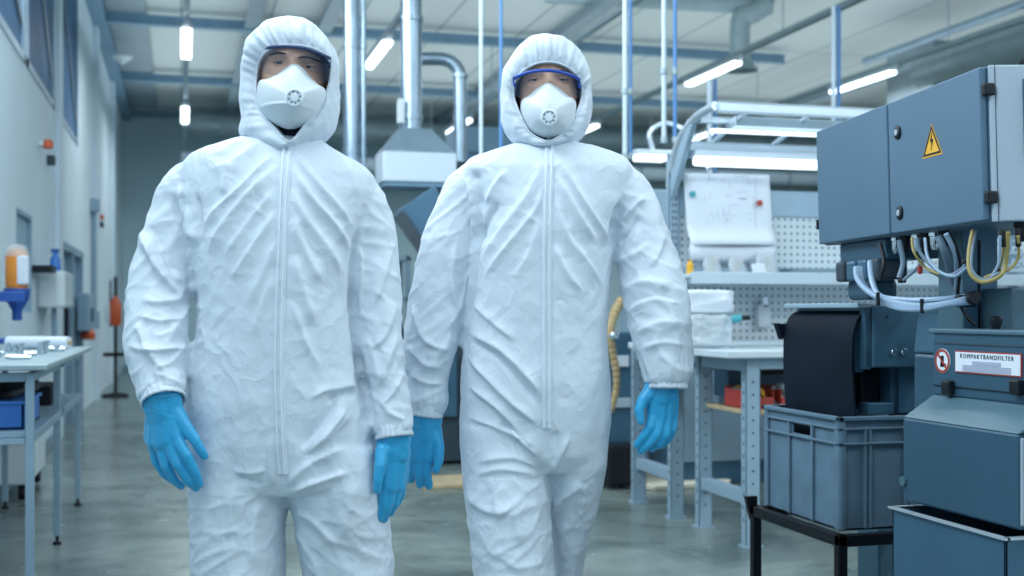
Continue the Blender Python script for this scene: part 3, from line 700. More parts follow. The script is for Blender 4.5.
# things on the bench top
def bag_blob(c, sx, sy, sz, m, name, label, cat):
    o = MB(); rings = []; NJ = 26; NK = 56
    for j in range(NJ):
        v = j/(NJ-1); w = min(1,math.sin(PI*(.04+.92*v))*3.2)**.6; row = []
        for a in [k*2*PI/NK for k in range(NK)]:
            ca, sa = math.cos(a), math.sin(a); p = Vector((sx*w*math.copysign(abs(ca)**.5,ca), sy*w*math.copysign(abs(sa)**.5,sa), sz*v))
            dd = noise.voronoi((p+Vector(c))*19)[0]; cr = (dd[0]*1.6-.7)*.018*min(1,v*6+.0)
            row.append(Vector(c)+p*(1+0)+Vector((ca*cr, sa*cr, cr*.7*min(1,v*4))))
        rings.append(row)
    o.loft(rings); return tag(o.build(name, M[m], smooth=True), label, cat)
q = at(703,318,Y=5.6); bag_blob((q.x-.02,5.50,.934),.10,.10,.16,'bag','plastic_bag','crumpled clear plastic bag on the workbench right of the right man\'s sleeve','bag')
bag_blob((q.x+.02,5.60,1.10),.13,.07,.12,'paper','white_bag','white paper bag on top of the clear bag on the workbench','bag')
t = thing('pneumatic_gun', 'small teal and black pneumatic tool on the workbench corner', 'tool', (q.x+.23,5.55,.931))
g = at(722,345,Y=5.5); gx, gy = g.x, 5.5
MB().lathe((gx,gy,.931), [(.05,0),(.05,.01),(.01,.016),(.01,.05)], 16).build('stand_base', M['chrome'], t)
MB().bar((gx,gy,.975),(gx+.03,gy,1.06),.022,.03).build('grip', M['beam'], t, bevel=.004)
MB().cyl((gx+.02,gy,1.065),(gx+.10,gy,1.08),.02,14).build('barrel', M['teal'], t, smooth='auto')
MB().cyl((gx+.10,gy,1.08),(gx+.15,gy,1.082),.013,14).build('nozzle', M['black'], t, smooth='auto')
# hanging clear tool on lower pegboard
q = at(762,305,Y=PY-.03)
t = thing('clear_holder', 'clear plastic holder hanging on the lower tool board', 'holder', tuple(q))
MB().box(q.x-.03,q.x+.05,q.y-.02,q.y+.02,q.z-.12,q.z).build('pocket', M['bag'], t, bevel=.01)
MB().lathe((q.x+.01,q.y-.02,q.z+.02), [(.012,-.03),(.02,-.02),(.02,.02),(.012,.03)], 14).build('knob', M['chrome'], t, smooth='auto')
# under the bench
t0 = .641
for (px, w, m1, lab) in ((738,.15,'red','red parts bin on the bench shelf, left of the front leg'), (773,.16,'red','red parts bin filled with white parts, right of the front bench leg')):
    q = at(px, 402, Y=5.4); q.x += .06; t = thing('parts_bin', lab, 'bin', (q.x,5.4,t0))
    x0, x1 = q.x-w/2, q.x+w/2; o = MB()
    o.box(x0,x1,5.28,5.52,t0,t0+.008).box(x0,x0+.006,5.28,5.52,t0,t0+.09).box(x1-.006,x1,5.28,5.52,t0,t0+.09).box(x0,x1,5.28,5.286,t0,t0+.055).box(x0,x1,5.514,5.52,t0,t0+.1)
    o.build('bin_body', M[m1], t, bevel=.003)
    o = MB(); random.seed(px)
    for i in range(22):
        a = Vector((x0+.02+random.random()*(w-.05), 5.30+random.random()*.18, t0+.03+random.random()*.07)); o.capsule(a, a+Vector((random.uniform(-.02,.02),random.uniform(-.02,.02),.012)), .009, .009, 8)
    c = o.build('bin_contents', M['white_plastic'] if px > 750 else M['yellow'], t, smooth=True); c['kind'] = 'stuff'
t = thing('storage_case', 'dark blue storage case hanging under the workbench top', 'case', (3.1,5.6,.70))
MB().box(2.75,3.9,5.74,5.92,.66,.89).build('case_body', M['mach'], t, bevel=.01)
MB().box(2.95,3.2,5.73,5.74,.78,.80).build('handle', M['black'], t)
t = thing('parts_tray', 'dark tray with coloured packets at the left end of the bench shelf', 'tray', (2.78,5.45,t0))
MB().box(2.64,2.80,5.3,5.62,t0,t0+.035).build('tray', M['dark'], t, bevel=.003)
MB().box(2.65,2.71,5.33,5.5,t0+.036,t0+.09).build('packet', M['teal'], t, bevel=.005)
MB().box(2.72,2.79,5.35,5.55,t0+.036,t0+.08).build('packet', M['orange_plastic'], t, bevel=.005)
# low floor stuff
q = at(700, 486, Z=0)
o = MB(); pts = [at(x,y,Z=0) for x,y in ((618,478),(640,477),(700,479),(731,484),(728,488),(690,489),(655,491),(622,487))]
o.prism([Vector((p.x,p.y,.001)) for p in pts], (0,0,.03)); tag(o.build('cream_sheet', M['cream'], bevel=.006), 'cream coloured sheet lying on the floor under the workbenches', 'sheet')
t = thing('floor_container', 'dark oval container on the floor behind the bench legs', 'container', (at(700,470,Z=0).x, at(700,470,Z=0).y, 0))
q = at(702,474,Z=0); q.y += .2
MB().lathe((q.x,q.y+.15,.032), [(.28,0),(.34,.06),(.34,.12),(.30,.13),(.29,.08)], 28).build('tub', M['mach'], t, smooth='auto')
MB().lathe((q.x,q.y+.15,.162), [(.35,0),(.35,.02),(.1,.03)], 28).build('lid', M['black'], t, smooth='auto')
t = thing('low_cabinet', 'grey low cabinet standing on the floor behind both workbenches', 'cabinet', (3.4, 7.6, 0))
MB().box(3.0,4.6,7.10,7.45,.0,.82).build('body', M['mach_blue'], t, bevel=.01)
MB().box(3.05,3.5,7.08,7.10,.15,.75).build('door', M['alu_paint'], t, bevel=.004)
MB().box(3.54,4.0,7.08,7.10,.15,.75).build('door', M['alu_paint'], t, bevel=.004)
# tall machine with tan hose right of the right man
q = at(625, 480, Z=0)
t = thing('hose_machine', 'grey machine cabinet behind the tan hose right of the right man', 'machine', (q.x,q.y,0))
mx, my = at(622,400,d=7.6).x, at(622,400,d=7.6).y
MB().box(mx-.14,mx+.09,my+.05,my+.4,.03,.98).build('body', M['mach_blue'], t, bevel=.01)
MB().box(mx-.12,mx+.07,my+.03,my+.05,.5,.56).build('handle_bar', M['alu'], t, bevel=.003)
MB().box(mx-.13,mx+.08,my-.12,my+.05,.02,.28).build('pedal_box', M['black'], t, bevel=.02)
MB().box(mx-.02,mx+.06,my+.035,my+.05,.76,.83).build('tag_plate', M['paper'], t)
t = thing('tan_hose', 'tan corrugated hose hanging beside the right man\'s glove', 'hose', tuple(at(612,390,d=7.2)))
pts = [at(622,300,d=7.3), at(615,312,d=7.25), at(610,330,d=7.2), at(612,350,d=7.2), at(616,370,d=7.2), at(616,390,d=7.2), at(611,412,d=7.2)]
sp = spline(pts,10); MB().tube(sp, [.030-.012*(i/len(sp))+.003*math.sin(i*2.1) for i in range(len(sp))], 14).build('hose', M['tan'], t, smooth='auto')
MB().lathe(tuple(at(613,336,d=7.2)), [(.034,-.02),(.04,0),(.034,.02)], 14).build('clamp', M['chrome'], t, smooth='auto')

# rack of white prongs + far bench at the right edge
t = thing('prong_rack', 'row of pale test tube pegs on the board behind the hanging cables', 'rack', (4.6,5.8,1.35))
o = MB()
for i in range(26): 
    xx = 4.15+i*.045
    for z in (1.37,1.44): o.tube([(xx,PY,z),(xx,PY-.10,z+.005),(xx,PY-.12,z+.035)], .006, 6)
pr = o.build('prong_row', M['alu'], t); 
MB().box(4.1,5.35,PY-.02,PY,1.34,1.36).build('strip', M['bench_top'], t)
for px, lab in ((989,'small orange red knob on the shelf behind the machines, the left one'), (1006,'small orange red knob on the shelf behind the machines, the right one')):
    q = at(px, 308, Y=5.75)
    tag(MB().lathe((q.x,q.y,q.z-.02), [(.035,0),(.04,.01),(.03,.03),(.01,.035)], 14).build('knob', M['orange_plastic'], smooth='auto'), lab, 'knob')
MB2 = thing('bench', 'pale bench behind the machines under the far end of the tool board', 'bench', (5.6,5.8,0))
MB().box(4.72,6.6,5.4,5.9,1.02,1.06).build('worktop', M['bench_top'], MB2, bevel=.004)
for xx in (4.75,6.5): MB().box(xx,xx+.06,5.45,5.51,0,1.02).build('leg', M['alu_paint'], MB2)

# ================================================================ CRATE ON STAND
cx0, cx1, cy0, cy1, cz0, cz1 = 1.89, 2.49, 3.19, 3.685, .458, .80
def crate():
    t = thing('plastic_crate', 'grey stackable plastic crate catching the black belt', 'crate', ((cx0+cx1)/2,(cy0+cy1)/2,cz0))
    o = MB(); w = .006; tp = .012
    o.box(cx0+tp,cx1-tp,cy0+tp,cy1-tp,cz0,cz0+.008)
    # walls; handle slot in the -X wall
    hz0, hz1 = cz1-.075, cz1-.045; hy0, hy1 = (cy0+cy1)/2-.055, (cy0+cy1)/2+.055
    o.box(cx0+tp,cx0+tp+w,cy0+tp,cy1-tp,cz0,hz0).box(cx0+tp,cx0+tp+w,cy0+tp,cy1-tp,hz1,cz1)
    o.box(cx0+tp,cx0+tp+w,cy0+tp,hy0,hz0,hz1).box(cx0+tp,cx0+tp+w,hy1,cy1-tp,hz0,hz1)
    o.box(cx1-tp-w,cx1-tp,cy0+tp,cy1-tp,cz0,cz1); o.box(cx0+tp,cx1-tp,cy0+tp,cy0+tp+w,cz0,cz1).box(cx0+tp,cx1-tp,cy1-tp-w,cy1-tp,cz0,cz1)
    b = o.build('crate_body', M['crate'], t, bevel=.0015)
    r = MB()
    for z0_, z1_, e in ((cz1-.012, cz1, 0), (cz1-.04, cz1-.034, .002), (cz1-.085, cz1-.078, .0)):
        r.box(cx0+e,cx0+tp+w,cy0+e,cy1-e,z0_,z1_).box(cx1-tp-w,cx1-e,cy0+e,cy1-e,z0_,z1_).box(cx0+e,cx1-e,cy0+e,cy0+tp+w,z0_,z1_).box(cx0+e,cx1-e,cy1-tp-w,cy1-e,z0_,z1_)
    r.build('rim', M['crate'], t, bevel=.002)
    r = MB()
    for f in (0.0,.32,.66,1.0):
        yy = cy0+.03+(cy1-cy0-.06)*f; r.box(cx0+.003,cx0+tp,yy-.006,yy+.006,cz0+.005,cz1-.035)
    for f in (0,.13,.16,.38,.41,.6,.63,.85,1):
        xx = cx0+.02+(cx1-cx0-.04)*f; r.box(xx-.005,xx+.005,cy0+.003,cy0+tp,cz0+.005,cz1-.035)
    for (xx,yy) in ((cx0+.018,cy0+.018),(cx0+.018,cy1-.018),(cx1-.018,cy0+.018)): r.cyl((xx,yy,cz0+.004),(xx,yy,cz1-.01),.016,12)
    r.build('rib', M['crate'], t, bevel=.002)
crate()
t = thing('crate_stand', 'low black steel stand carrying the grey crate', 'stand', (2.2,3.4,0))
x0,x1,y0,y1,z = cx0-.012, 2.62, cy0-.03, cy1+.02, .456
for a,b in (((x0,y0),(x1,y0)),((x0,y1),(x1,y1)),((x0,y0),(x0,y1)),((x1,y0),(x1,y1))):
    MB().box(min(a[0],b[0])-.014,max(a[0],b[0])+.014,min(a[1],b[1])-.014,max(a[1],b[1])+.014,z-.035,z).build('frame_bar', M['black_steel'], t, bevel=.003)
for a in ((x0,y0),(x0,y1),(x1,y0),(x1,y1)):
    MB().box(a[0]-.015,a[0]+.015,a[1]-.015,a[1]+.015,0,z-.03).build('leg', M['black_steel'], t, bevel=.003)
MB().prism([(x0-.03,y1+.01,z+.03),(x0+.012,y1+.01,z+.03),(x0+.012,y1+.01,z-.06),(x0-.01,y1+.01,z-.05)], (0,.02,0)).build('corner_bracket', M['black_steel'], t)
MB().box(x0,x1,y0,y1,.18,.20).build('lower_shelf', M['black_steel'], t) if False else None
tag(MB().box(2.35,2.48,3.35,3.42,.0,.0).build('x', M['black']) if False else MB().lathe((2.25,3.75,0), [(.04,0),(.05,.02),(.05,.05),(.02,.06)], 14).build('rubber_foot', M['black'], t, smooth='auto'))

# ================================================================ BELT MACHINE (above crate)
t = thing('belt_filter_machine', 'blue grey machine head with a black belt curving down into the crate', 'machine', (2.25,3.45,0))
ys0, ys1 = 3.23, 3.66
prof = [(1.975,.68),(1.965,.80),(1.958,.92),(1.958,1.02),(1.965,1.065),(1.98,1.098),(2.005,1.115),(2.03,1.122)]
prof = [(p.x,p.z) for p in spline([(a,0,b) for a,b in prof],5)]
o = MB(); rings = []
n = len(prof)
outer = [Vector((a,0,b)) for a,b in prof]; inner = [Vector((a+.008,0,b-.004)) for a,b in prof][::-1]
poly = outer+inner
o.prism([Vector((p.x,ys0,p.z)) for p in poly], (0,ys1-ys0,0))
o.build('belt', M['belt'], t, smooth='auto')
MB().prism([(1.935,ys1+.0,1.075),(1.99,ys1,1.072),(1.955,ys1,1.02)], (0,.03,0)).build('scraper_flap', M['belt'], t)
a = MB(); a.prism([(1.972,ys0+.02,.93),(1.98,ys0+.02,1.075),(2.0,ys0+.02,1.10),(2.01,ys0+.02,.93)], (0,.004,0)); a.build('belt_guard', M['mach_blue'], t, bevel=.002)
MB().box(2.012,2.32,3.20,3.66,.945,1.135).build('head_box', M['mach_blue'], t, bevel=.006)
MB().box(1.965,2.08,3.21,3.67,1.126,1.141).build('top_cover', M['alu_paint'], t, bevel=.003)
MB().box(1.99,2.012,3.21,3.24,.94,1.13).build('edge_strip', M['mach'], t, bevel=.002)
MB().box(2.13,2.30,3.24,3.6,.80,.945).build('lower_box', M['mach_blue'], t, bevel=.005)
MB().box(2.105,2.13,3.25,3.6,.80,.945).build('lower_edge', M['mach'], t, bevel=.003)
MB().box(2.15,2.29,3.28,3.58,.10,.80).build('column', M['mach'], t, bevel=.005) if False else None
MB().box(2.32,2.36,3.30,3.60,.70,1.12).build('rear_plate', M['black_steel'], t, bevel=.003)
for px in (894,904):
    q = at(px,352,Y=3.2); MB().lathe((q.x,3.2,q.z), [(.009,-.006),(.011,-.004),(.011,.001)], 16, 'Y').build('push_button', M['chrome'], t, smooth='auto')
q = at(887,317,Y=3.2); MB().lathe((q.x,3.2,q.z), [(.004,-.002),(.004,.001)], 10, 'Y').build('screw', M['black'], t)
q = at(929,361,Y=3.18); MB().box(q.x-.012,q.x+.025,3.14,3.2,q.z-.028,q.z+.028).build('connector_block', M['white_plastic'], t, bevel=.004)
MB().box(2.0,2.02,3.21,3.215,.80,.93).build('black_recess', M['black'], t) if False else None
MB().box(2.03,2.10,3.3,3.6,.82,.94).build('roller_case', M['black'], t, bevel=.01)
MB().box(2.02,2.11,3.24,3.30,.80,.835).build('scraper_tray', M['mach_blue'], t, bevel=.003)
for ch_x in (2.05,): pass
MB().box(2.14,2.28,3.30,3.58,.0,.46).build('lower_leg', M['black_steel'], t, bevel=.01) if False else None
# machine post carries it behind the crate
MB().box(2.36,2.50,3.72,3.86,0,1.10).build('support_post', M['mach'], t, bevel=.006)
MB().box(2.2,2.45,3.64,3.80,.98,1.05).build('support_arm', M['mach'], t, bevel=.006)

# ================================================================ COMPACT BAND FILTER (foreground right)
X0, XP, YN, YF = 1.70, 1.785, 2.155, 2.575
t = thing('band_filter', 'large grey compact band filter machine in the right foreground with a white sign', 'machine', (1.95,2.36,0))
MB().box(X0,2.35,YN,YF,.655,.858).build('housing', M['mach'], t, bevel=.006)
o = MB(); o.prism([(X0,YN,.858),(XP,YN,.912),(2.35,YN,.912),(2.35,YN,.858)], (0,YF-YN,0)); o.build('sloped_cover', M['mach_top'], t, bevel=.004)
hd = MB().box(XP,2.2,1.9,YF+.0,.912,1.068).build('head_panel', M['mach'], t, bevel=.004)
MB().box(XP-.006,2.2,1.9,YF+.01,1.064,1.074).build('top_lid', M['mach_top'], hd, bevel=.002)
MB().box(XP-.003,XP,1.9,YF-.005,.935,.937).build('seam', M['black'], hd)
MB().box(XP-.002,XP,1.9,YF-.01,1.038,1.041).build('seam', M['dark'], hd)
# hinges
for px in (951, 1020):
    q = at(px,387,X=XP); MB().box(XP-.018,XP,q.y-.016,q.y+.016,q.z-.018,q.z+.016).build('latch', M['black'], t, bevel=.004)
# prohibition sign
q = at(943,361,X=XP)
sg = MB().lathe((XP-.001,q.y,q.z), [(.030,-.001),(.030,.001)], 32, 'X').build('prohibition_sign', M['paper'], t)
MB().add(*(lambda n, ro, ri: ([(XP-.0026, q.y+r*math.cos(2*PI*k/n), q.z+r*math.sin(2*PI*k/n)) for r in (ro,ri) for k in range(n)], [(k,(k+1)%n,n+(k+1)%n,n+k) for k in range(n)]))(36,.029,.023)).build('ring', M['red'], sg, solid=.001)
MB().bar((XP-.003,q.y-.018,q.z-.018),(XP-.003,q.y+.018,q.z+.018),.001,.005).build('bar', M['red'], sg)
MB().cbox((XP-.0025,q.y,q.z),(.001,.012,.026)).cbox((XP-.0025,q.y-.004,q.z-.01),(.001,.022,.008)).build('figure', M['black'], sg)
# name plate
a, b = at(956,352,X=XP), at(1022,353,X=XP)
zc = (at(990,352,X=XP).z+at(990,375,X=XP).z)/2; hh = .052
pl_ = MB().box(XP-.003,XP,b.y-.002,a.y,zc-hh/2,zc+hh/2).build('name_plate', M['red'], t)
MB().box(XP-.004,XP-.001,b.y+.001,a.y-.003,zc-hh/2+.003,zc+hh/2-.003).build('plate_face', M['paper'], pl_)
yc = (a.y+b.y)/2
text_mesh('lettering', 'KOMPAKTBANDFILTER', .0145, M['dark'], pl_, (XP-.0045-1.95, yc-2.36, zc+.0135), (PI/2,0,-PI/2), space=1.35)
MB().box(XP-.005,XP-.003,yc-.05,yc+.05,zc-.006,zc+.003).box(XP-.005,XP-.003,yc-.085,yc+.085,zc-.021,zc-.007).build('worn_text_block', M['ink'], pl_)
# near side panel, brightness of the lit face put into its colour
MB().box(X0+.004,2.35,YN-.006,YN,.665,.85).build('side_panel', M['cab_lit'], t, bevel=.003)
for px_ in (905,): q = at(904,481,X=X0); MB().cyl((X0-.006,q.y,q.z),(X0,q.y,q.z),.012,12).build('lug', M['mach_top'], t)
q = at(996,322,d=2.9); MB().lathe((q.x,q.y,1.074), [(.010,0),(.012,.008),(.015,.014),(.015,.024),(.008,.032)], 18).build('round_knob', M['black'], t, smooth='auto')
# bin
bx0, bx1 = 1.665, 2.2
o = MB(); T = .006; zt, zb = .642, .12; yn, yf = 2.15, 2.565
o.box(bx0,bx0+T,yn,yf,zb,zt).box(bx1-T,bx1,yn,yf,zb,zt).box(bx0,bx1,yn,yn+T,zb,zt).box(bx0,bx1,yf-T,yf,zb,zt).box(bx0,bx1,yn,yf,zb,zb+T)
bt = thing('collecting_bin', 'open blue grey sheet metal bin under the band filter machine', 'bin', (1.9,2.36,0))
o.build('bin_body', M['mach_blue'], bt, bevel=.001)
MB().box(bx0-.008,bx0+T,yn-.008,yf+.008,zt-.004,zt+.001).box(bx0,bx1,yf-T,yf+.008,zt-.004,zt+.001).box(bx0,bx1,yn-.008,yn+T,zt-.004,zt+.001).build('rim', M['alu'], bt)
MB().box(bx0+.09,bx0+.096,yn+T,yf-T,.45,zt-.03).build('baffle', M['mach'], bt)
for xx in (bx0+.05,bx1-.05):
    for yy in (yn+.05,yf-.05): MB().lathe((xx,yy,.0), [(.03,0),(.035,.02),(.03,.1),(.015,.12)], 12).build('foot', M['black'], bt)
# frame holding the filter
o = MB()
for xx in (2.24,2.32):
    for yy in (YN+.03,YF-.03): o.box(xx-.02,xx+.02,yy-.02,yy+.02,0,.66)
o.build('support_leg', M['mach'], t, bevel=.003)
# post and housings behind
t = thing('support_column', 'grey blue square column rising to the control cabinet', 'column', (1.95,2.75,0))
q = at(952,300,d=3.15)
MB().box(q.x-.01,q.x+.095,q.y-.06,q.y+.03,.90,1.335).build('column', M['mach_blue'], t, bevel=.004)
MB().box(q.x-.018,q.x-.010,q.y-.07,q.y+.035,.9,1.335).build('column_flange', M['mach_top'], t, bevel=.003)
MB().box(q.x+.035,q.x+.04,q.y-.064,q.y-.06,1.0,1.3).build('seam', M['black'], t)
MB().box(q.x,q.x+.085,2.57,q.y+.02,.86,.90).build('mounting_arm', M['mach'], t, bevel=.003)
t = thing('motor_housing', 'grey machine housings behind the band filter at the right edge', 'machine', (2.3,2.9,0))
q = at(990,320,d=3.2)
MB().prism([(q.x-.10,q.y,1.0),(q.x+.30,q.y,1.0),(q.x+.30,q.y,1.16),(q.x+.04,q.y,1.115),(q.x-.085,q.y,1.115)], (0,.2,0)).build('low_housing', M['mach_blue'], t, bevel=.006)
MB().box(q.x-.10,q.x+.45,q.y,q.y+.2,0,1.0).build('base', M['mach'], t, bevel=.01)
q = at(1011,300,d=3.0)
tag(MB().box(q.x,q.x+.25,q.y+.0,q.y+.14,1.07,1.175).build('terminal_box', M['mach_top'], bevel=.005), 'pale grey rectangular box at the right edge behind the black round knob', 'box')

# ================================================================ CONTROL CABINET
R0 = at(990,310,d=2.70); cw, ch, cd = 1.0, .352, .42
D = 2.72
t = thing('control_cabinet', 'large grey control cabinet with two doors and a yellow warning triangle, upper right', 'control cabinet', (R0.x, R0.y, 1.318))
t.rotation_euler = (0, math.radians(-1.6), math.radians(-8.6))
def lb(mb, name, m, par=None, **k): return mb.build(name, m, par or t, local=True, **k)
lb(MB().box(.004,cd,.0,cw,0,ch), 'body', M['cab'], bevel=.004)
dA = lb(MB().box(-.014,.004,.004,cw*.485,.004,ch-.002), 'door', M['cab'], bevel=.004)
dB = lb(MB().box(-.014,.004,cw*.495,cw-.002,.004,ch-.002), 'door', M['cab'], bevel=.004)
for (dd, yy, zz) in ((dA, cw*.425, ch-.088), (dA, cw*.425, .055)):
    lk = lb(MB().lathe((-.014,yy,zz), [(.015,-.006),(.018,-.004),(.018,.002)], 20, 'X'), 'lock', M['black'], dd, smooth='auto')
    lb(MB().lathe((-.02,yy,zz), [(.008,-.002),(.009,.001)], 14, 'X'), 'lock_insert', M['cab_lit'], lk, smooth='auto')
for zz in (.055, ch-.055):
    lb(MB().box(-.012,.014,-.016,.002,zz-.014,zz+.014), 'hinge', M['black'], bevel=.004)
lb(MB().box(-.018,.0,cw-.004,cw+.008,.05,.08), 'hinge', M['black'], bevel=.003)
# side panel at the near end, its paint lightened to look lit
sp_ = lb(MB().box(.018,cd,-.010,0,.0,ch), 'side_panel', M['cab_lit'], bevel=.004)
lb(MB().box(.004,.016,-.008,.0,.0,ch), 'edge_strip', M['cab_lit'], bevel=.002)
gr = MB()
for i in range(15): gr.cbox((.13,-.0145,.15+i*.0115),(.09,.006,.005))
lb(MB().box(.080,.18,-.013,-.010,.14,.32), 'vent_frame', M['mach_blue'], sp_, bevel=.002); lb(gr, 'vent_grille', M['dark'], sp_)
lb(MB().lathe((.10,.02,ch), [(.012,0),(.012,.012),(.006,.018)], 12), 'roof_eye', M['black'], smooth='auto')
# warning triangle
ty, tz, th_ = .238, .218, .080
def tri(s, x): return [(x,ty-s*.66*th_,tz-.5*s*th_),(x,ty+s*.66*th_,tz-.5*s*th_),(x,ty,tz+.5*s*th_)]
w1 = lb(MB().prism(tri(1.0,-.0145),(-.0006,0,0)), 'warning_sign', M['yellow'])
def ringtri(x):
    a = [Vector(p) for p in tri(.90,x)]; c = sum(a,Vector())/3; b = [c+(p-c)*.80 for p in a]
    return a+b, [(0,1,4,3),(1,2,5,4),(2,0,3,5)]
lb(MB().add(*ringtri(-.0156)), 'black_border', M['black'], w1, solid=.0006)
bo = [(ty-.002,tz+.020),(ty+.009,tz-.004),(ty+.001,tz-.004),(ty+.005,tz-.026),(ty-.009,tz+.002),(ty-.001,tz+.002)]
lb(MB().prism([(-.0154,a,b) for a,b in bo],(-.0006,0,0)), 'lightning_bolt', M['black'], w1)
# glands under the cabinet
for i, yy in enumerate((.03,.07,.32,.37,.42,.47,.54,.60,.66)):
    xx = .05 if i > 1 else .09+.05*i
    lb(MB().lathe((xx,yy,-.0), [(.007,-.045),(.012,-.035),(.012,-.012),(.015,-.010),(.015,.001)], 12), 'cable_gland', M['chrome' if i%2 else 'black'], smooth='auto')
lb(MB().box(.02,.18,.60,.92,-.06,.0), 'connector_plate', M['mach'], bevel=.006)
for yy in (.64,.72,.80,.88): lb(MB().box(.0,.09,yy-.03,yy+.03,-.115,-.055), 'plug_block', M['mach_blue' if yy in (.72,.80) else 'dark'], bevel=.008)
lb(MB().box(.03,.12,.74,.90,-.17,-.11), 'plug_hood', M['mach'], bevel=.015)
bpy.context.view_layer.update()
TI = Matrix.LocRotScale(t.location, t.rotation_euler, None).inverted()
def cable(pts, r, m, label=None):
    sp = spline([TI@at(px,py,d=dd) for px,py,dd in pts], 8)
    o = MB().tube(sp, r, 10).build('cable', M[m], t, local=True, smooth='auto')
    if label: o['label'] = label
    return o
# pale bundle swinging to the column
for i in range(4):
    e = i*1.6
    cable([(856+e,268,3.35),(858+e,280+e*.6,3.3),(872+e,294+e*.8,3.2),(898,303+e,3.1),(925,306+e*.6,3.0),(950,303+e*.2,2.95),(972,297+e,2.95)], .0078, 'light_cable', 'pale grey cable in the bundle' if i==0 else None)
cable([(870,262,3.3),(872,280,3.25),(880,296,3.2),(905,300,3.1),(935,300,3.0),(965,297,2.98)], .008, 'light_cable')
for px, py, dd in ((878,299,3.15),(922,306,3.0)):
    q = TI@at(px,py,d=dd); lb(MB().cbox(q,(.008,.010,.036)), 'cable_tie', M['black'], bevel=.002)
q = TI@at(973,298,d=2.94); lb(MB().lathe(tuple(q), [(.014,-.012),(.017,-.008),(.017,.008),(.014,.012)], 16,'Y'), 'cable_ring', M['black'], smooth='auto')
q = TI@at(966,301,d=2.97); lb(MB().cbox(q,(.05,.03,.03)), 'strap', M['black'], bevel=.006)
# cables under middle
cable([(899,240,3.1),(903,262,3.1),(899,278,3.1)], 0.0068, 'grey_cable'); cable([(901,282,3.1),(915,270,3.05),(925,258,3.0)], 0.0041, 'grey_cable')
cable([(912,238,3.05),(914,252,3.0),(926,268,3.0),(940,274,2.95)], 0.0034, 'yellow_cable', 'thin yellow cable')
cable([(917,238,3.0),(920,252,3.0),(930,264,2.98),(945,275,2.95),(958,272,2.9),(968,260,2.85),(971,236,2.8)], 0.0048, 'grey_cable')
cable([(925,238,3.0),(928,258,2.98),(940,272,2.95),(955,276,2.9),(966,268,2.85)], 0.0041, 'light_cable')
cable([(938,236,2.95),(944,250,2.95),(950,270,3.0),(955,292,3.05)], 0.0095, 'grey_cable', 'thick black grey cable'); cable([(946,234,2.9),(956,255,2.92),(957,280,3.0),(955,300,3.05)], 0.0068, 'light_cable')
cable([(950,234,2.9),(960,262,2.92),(958,296,3.0),(966,316,3.0),(976,326,3.0)], 0.0041, 'black')
cable([(973,230,2.8),(969,252,2.78),(970,272,2.76),(982,282,2.74),(1000,276,2.7),(1006,262,2.7),(1008,232,2.68)], 0.0048, 'yellow_cable', 'yellow cable')
cable([(976,230,2.8),(972,250,2.78),(972,270,2.76),(984,280,2.74),(999,273,2.7)], 0.0041, 'grey_cable')
cable([(1003,232,2.7),(1003,252,2.7),(998,270,2.72),(984,278,2.74)], 0.0034, 'yellow_cable')
cable([(1018,236,2.68),(1018,258,2.7),(1008,270,2.7),(996,272,2.72)], 0.0034, 'yellow_cable')
cable([(1000,236,2.68),(999,262,2.7),(992,276,2.72)], 0.0034, 'light_cable'); cable([(880,244,3.25),(884,262,3.2),(880,280,3.2)], 0.0061, 'black')
cable([(930,272,3.0),(945,280,3.0),(955,292,3.0)], 0.0027, 'grey_cable')
q = TI@at(920,270,d=3.02); lb(MB().cbox(q,(.012,.010,.02)), 'red_connector', M['red'], bevel=.003)
for px,py,dd in ((996,271,2.72),(966,262,2.82),(902,281,3.1)):
    q = TI@at(px,py,d=dd); lb(MB().cbox(q,(.018,.018,.010)), 'cable_tie', M['black'], bevel=.003)
for px in (1003,1018):
    q = TI@at(px,236,d=2.69); lb(MB().lathe(tuple(q), [(.004,-.025),(.006,-.022),(.006,.012),(.005,.016)], 12), 'plug', M['black'], smooth='auto')
